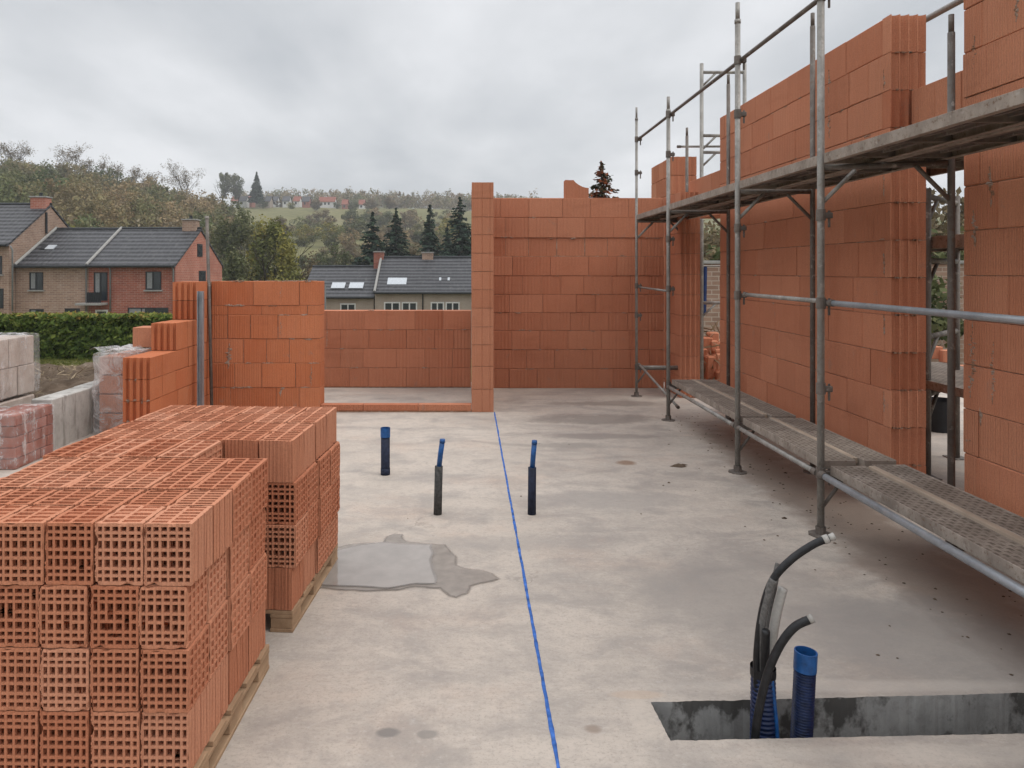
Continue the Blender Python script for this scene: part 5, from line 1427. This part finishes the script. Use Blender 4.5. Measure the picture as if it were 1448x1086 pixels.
# dark spruces behind the valley houses
sl_ = [(527,300,92,2.6),(560,294,95,2.5),(608,290,98,2.6),(650,278,92,3.0),(632,322,100,2.0),(676,300,100,2.6)]
lbs = ['dark spruce behind the roof, leftmost of the dark conifers','dark narrow spruce, second from left behind the valley roofs','dark spruce in the middle of the conifer row','tallest dark spruce, next to the pale pillar','small dark spruce between two tall ones','dark spruce mostly hidden by the pale pillar']
for k,((px,py,d,r),lb) in enumerate(zip(sl_,lbs)):
    x = hx(px,d); zg = gz(x,d); h = hz(py,d)-zg
    make_spruce('spruce', lb, 'dark spruces behind the valley houses', (x,d,zg), h, r*(1.9+.25*math.sin(k*2.3)), 60+k, M['spruce'], 50, leaf=.62)
# big yellow-green trees in front of the meadow
def at(px, py_top, d, wpx, name, lb, mat, seed, group=None, **kw):
    x = hx(px,d); zg = gz(x,d); h = max(3, hz(py_top,d)-zg)*1.13; return make_tree(name, lb, group, (x,d,zg), h, wpx/F*d/2, mat, seed, **kw)
at(385,318,78,85,'autumn_tree','yellow-green autumn tree rising right behind the orange left wall',M['autumn'],101,nleaf=7000,leaf=.36,nclump=30,trunk_h=.1,cr=.3)
at(345,297,100,95,'autumn_tree','tall olive green tree left of the yellow-green one',M['greenleaf'],102,nleaf=7000,leaf=.42,nclump=28,trunk_h=.1,cr=.3)
at(405,350,70,60,'autumn_tree','shorter green tree at the right foot of the yellow-green one',M['autumn'],103,nleaf=4000,leaf=.3,nclump=24,trunk_h=.05)
at(330,360,72,50,'autumn_tree','low dull tree beside the gable of the red brick house',M['greenleaf'],104,nleaf=3500,leaf=.3,nclump=20,trunk_h=.05)
at(440,368,80,55,'bush','brown bush between autumn tree and the valley roofs',M['brownleaf'],105,nleaf=2500,leaf=.3,nclump=18,trunk_h=.05)
at(475,352,115,60,'bush','olive brown bush just above the lower valley roof',M['greenleaf'],106,nleaf=2500,leaf=.4,nclump=18,trunk_h=.05)
at(588,348,110,60,'bush','reddish brown bush between the dark conifers',M['brownleaf'],107,nleaf=2500,leaf=.4,nclump=18,trunk_h=.05)
at(95,322,75,60,'autumn_tree','yellowish tree top just over the ridge of the tan house',M['autumn'],108,nleaf=2500,leaf=.34,nclump=18,trunk_h=.1)
# trees on the skyline of the left hill: nearly bare crowns
sky_t = [(8,205,225,70),(98,217,228,62),(146,226,232,50),(198,238,240,40),(264,239,260,38)]
sk_l = ['thin crowned tree at the far left skyline','widest bare crowned tree on the left skyline','bare rounded tree, second large one from left on the skyline','small bare tree in the middle of the left skyline','round bare tree near the right end of the left wood']
for k,((px,py,d,wp),lb) in enumerate(zip(sky_t,sk_l)):
    x = hx(px,d); zg = gz(x,d)-1; h = (hz(py,d)-zg)*1.22
    make_tree('bare_tree', lb, 'nearly bare trees on the skyline', (x,d,zg), h, 5, M['brownleaf'], 200+k, nleaf=2400, leaf=.34, bare=1)
for (px,py,d,wp,lb) in [(317,245,400,24,'dark narrow tree at the left end of the hillside village'),(336,248,400,26,'dark oval tree between the village houses at the left')]:
    at(px,py,d,wp,'dark_tree',lb,M['greenleaf'],int(px),nleaf=2600,leaf=.85,trunk_h=.25)
x = hx(363,405); make_spruce('conifer','slim dark conifer standing alone against the sky above the village',None,(x,405,gz(x,405)+3),hz(243,405)-gz(x,405)-3,4.6,71,M['spruce'],40,leaf=1.3)
# scattered trees of the meadow slope
tp = [make_tree('slope_tree','x',None,(0,0,0),8.,4.2,m_,300+i,nleaf=2200,leaf=.5,nclump=18,trunk_h=.05) for i,m_ in enumerate((M['greenleaf'],M['brownleaf'],M['autumn']))]
rr = random.Random(12); first = [True]*3; spots = []
rows = [(300,.9,[(436,.9),(455,1.2),(500,1.5),(520,1.2),(395,.8),(545,1.2),(575,1.1)]),(225,1,[(395,.9),(430,1.0),(470,1.1),(500,1.3),(530,1.0),(560,1.2),(600,1.3),(640,1.4)]),(170,1,[(430,.6),(465,.7),(495,.8),(455,.6),(575,.9),(630,1.0),(345,.6)]),(400,1,[(395,.7),(412,.6),(440,.8),(448,.8),(476,.7),(500,.9),(525,.9),(550,1.),(372,.8)])]
sl_lab = ['dull green tree standing loose on the meadow slope below the village','brownish tree standing loose on the meadow slope below the village','yellowish tree standing loose on the meadow slope below the village']
for d, _, L in rows:
    for px, s_ in L:
        i = rr.randrange(3) if d > 200 else rr.choice([0,1]); dd = d*rr.uniform(.95,1.05); x = hx(px,dd)
        o = tp[i] if first[i] else copy_tree(tp[i]); first[i] = False
        o.location = (x,dd,gz(x,dd)-.5); o.rotation_euler = (0,0,rr.uniform(0,6)); s2 = s_*rr.uniform(.85,1.1); o.scale = (s2*rr.uniform(1,1.35),s2*1.1,s2)
        o['label'] = sl_lab[i]; o['group'] = 'loose trees on the meadow slope'
# woodland masses: the left hill and the far ridge
def wood(name, spots, seed):
    g_ = np.random.default_rng(seed); Vs, Qs, Ts, Hs = [], [], [], []; off = 0
    for (x,y,zg,h,r,nl,lf,hue) in spots:
        P, Nn, S, t = crown(g_, nl, r, r, h*.5, 14, .3, lf); P += np.array([x,y,zg+h*.52])
        V_, Q_ = cards(P, Nn, S, g_); Vs.append(V_); Qs.append(Q_+off); off += len(V_); Ts.append(t); Hs.append(np.full(nl,hue)+g_.normal(size=nl)*.05)
        # trunk as a thin three-sided spindle
        a = np.array([[0,0,0],[.25,0,0],[.12,.2,0]])+np.array([x,y,zg-1]); tq = np.concatenate([a, np.array([[x,y,zg+h*.7]])]); 
        Vs.append(np.concatenate([tq])); Qs.append(np.array([[0,1,3,3],[1,2,3,3]])[:, [0,1,2,2]]+off if False else np.array([[0,1,3,2]])+off); off += 4; Ts.append(np.array([.2])); Hs.append(np.array([1.]))
    return struct(mesh_obj(name, fast_mesh(name, np.concatenate(Vs), np.concatenate(Qs), np.concatenate(Ts), M['wood_mass'], np.clip(np.concatenate(Hs),0,1))), 'stuff')
spots = []
for k in range(600):
    d = rr.uniform(72,250)**1.0; px = rr.uniform(-60,345)
    lim = 325 if d > 130 else 255
    if px > lim+rr.uniform(-12,14): continue
    x = hx(px,d); zg = gz(x,d)
    h = rr.uniform(7,12)*(.75 if d < 110 else 1); big = mnoise.noise((px*.02, d*.02, 0))
    hue = .45+.75*big+rr.uniform(-.12,.12)
    if px < 70 and d < 190: hue -= .35
    n = int(520 if d < 150 else 380)
    spots.append((x,d,zg-.5,h,h*rr.uniform(.38,.52),n,.34+d*.0016,hue))
wood('hill_woodland', spots, 31)
spots = []
for k in range(330):
    d = rr.uniform(470,640); px = rr.uniform(340,760); x = hx(px,d); zg = gz(x,d); h = rr.uniform(10,17)
    if d < 520 and px < 470: h *= .55
    spots.append((x,d,zg-1,h,h*rr.uniform(.3,.42),170,1.3,rr.uniform(.2,.95)))
wood('ridge_woodland', spots, 32)
spots = []          # hedgerow belts crossing the meadow
for d0, a, c, n in ((255,405,665,40),(190,490,665,18),(140,425,665,12),(340,505,665,26)):
    for k in range(n):
        px = rr.uniform(a,c); d = d0*rr.uniform(.93,1.07); x = hx(px,d); h = rr.uniform(4,8.5)*(1 if d > 150 else .8)
        spots.append((x,d,gz(x,d)-.5,h,h*rr.uniform(.45,.65),300,.32+d*.0016,rr.uniform(.15,.85)))
wood('hedgerow_belt', spots, 33)

# ------------------------------------------------------------------ damp autumn air
b = MB(); b.box(-950,950,-70,1230,-12,75)
hz_ = b.build('haze', M['white']); struct(hz_, 'stuff')
hm = bpy.data.materials.new('haze_air'); hm.use_nodes = True; ht = hm.node_tree
for nd in list(ht.nodes):
    if nd.type != 'OUTPUT_MATERIAL': ht.nodes.remove(nd)
pv = ht.nodes.new('ShaderNodeVolumePrincipled'); pv.inputs['Color'].default_value = (.97,.985,1,1); pv.inputs['Density'].default_value = .0005; pv.inputs['Anisotropy'].default_value = .2
ht.links.new(pv.outputs[0], ht.nodes['Material Output'].inputs['Volume'])
hz_.data.materials.clear(); hz_.data.materials.append(hm)
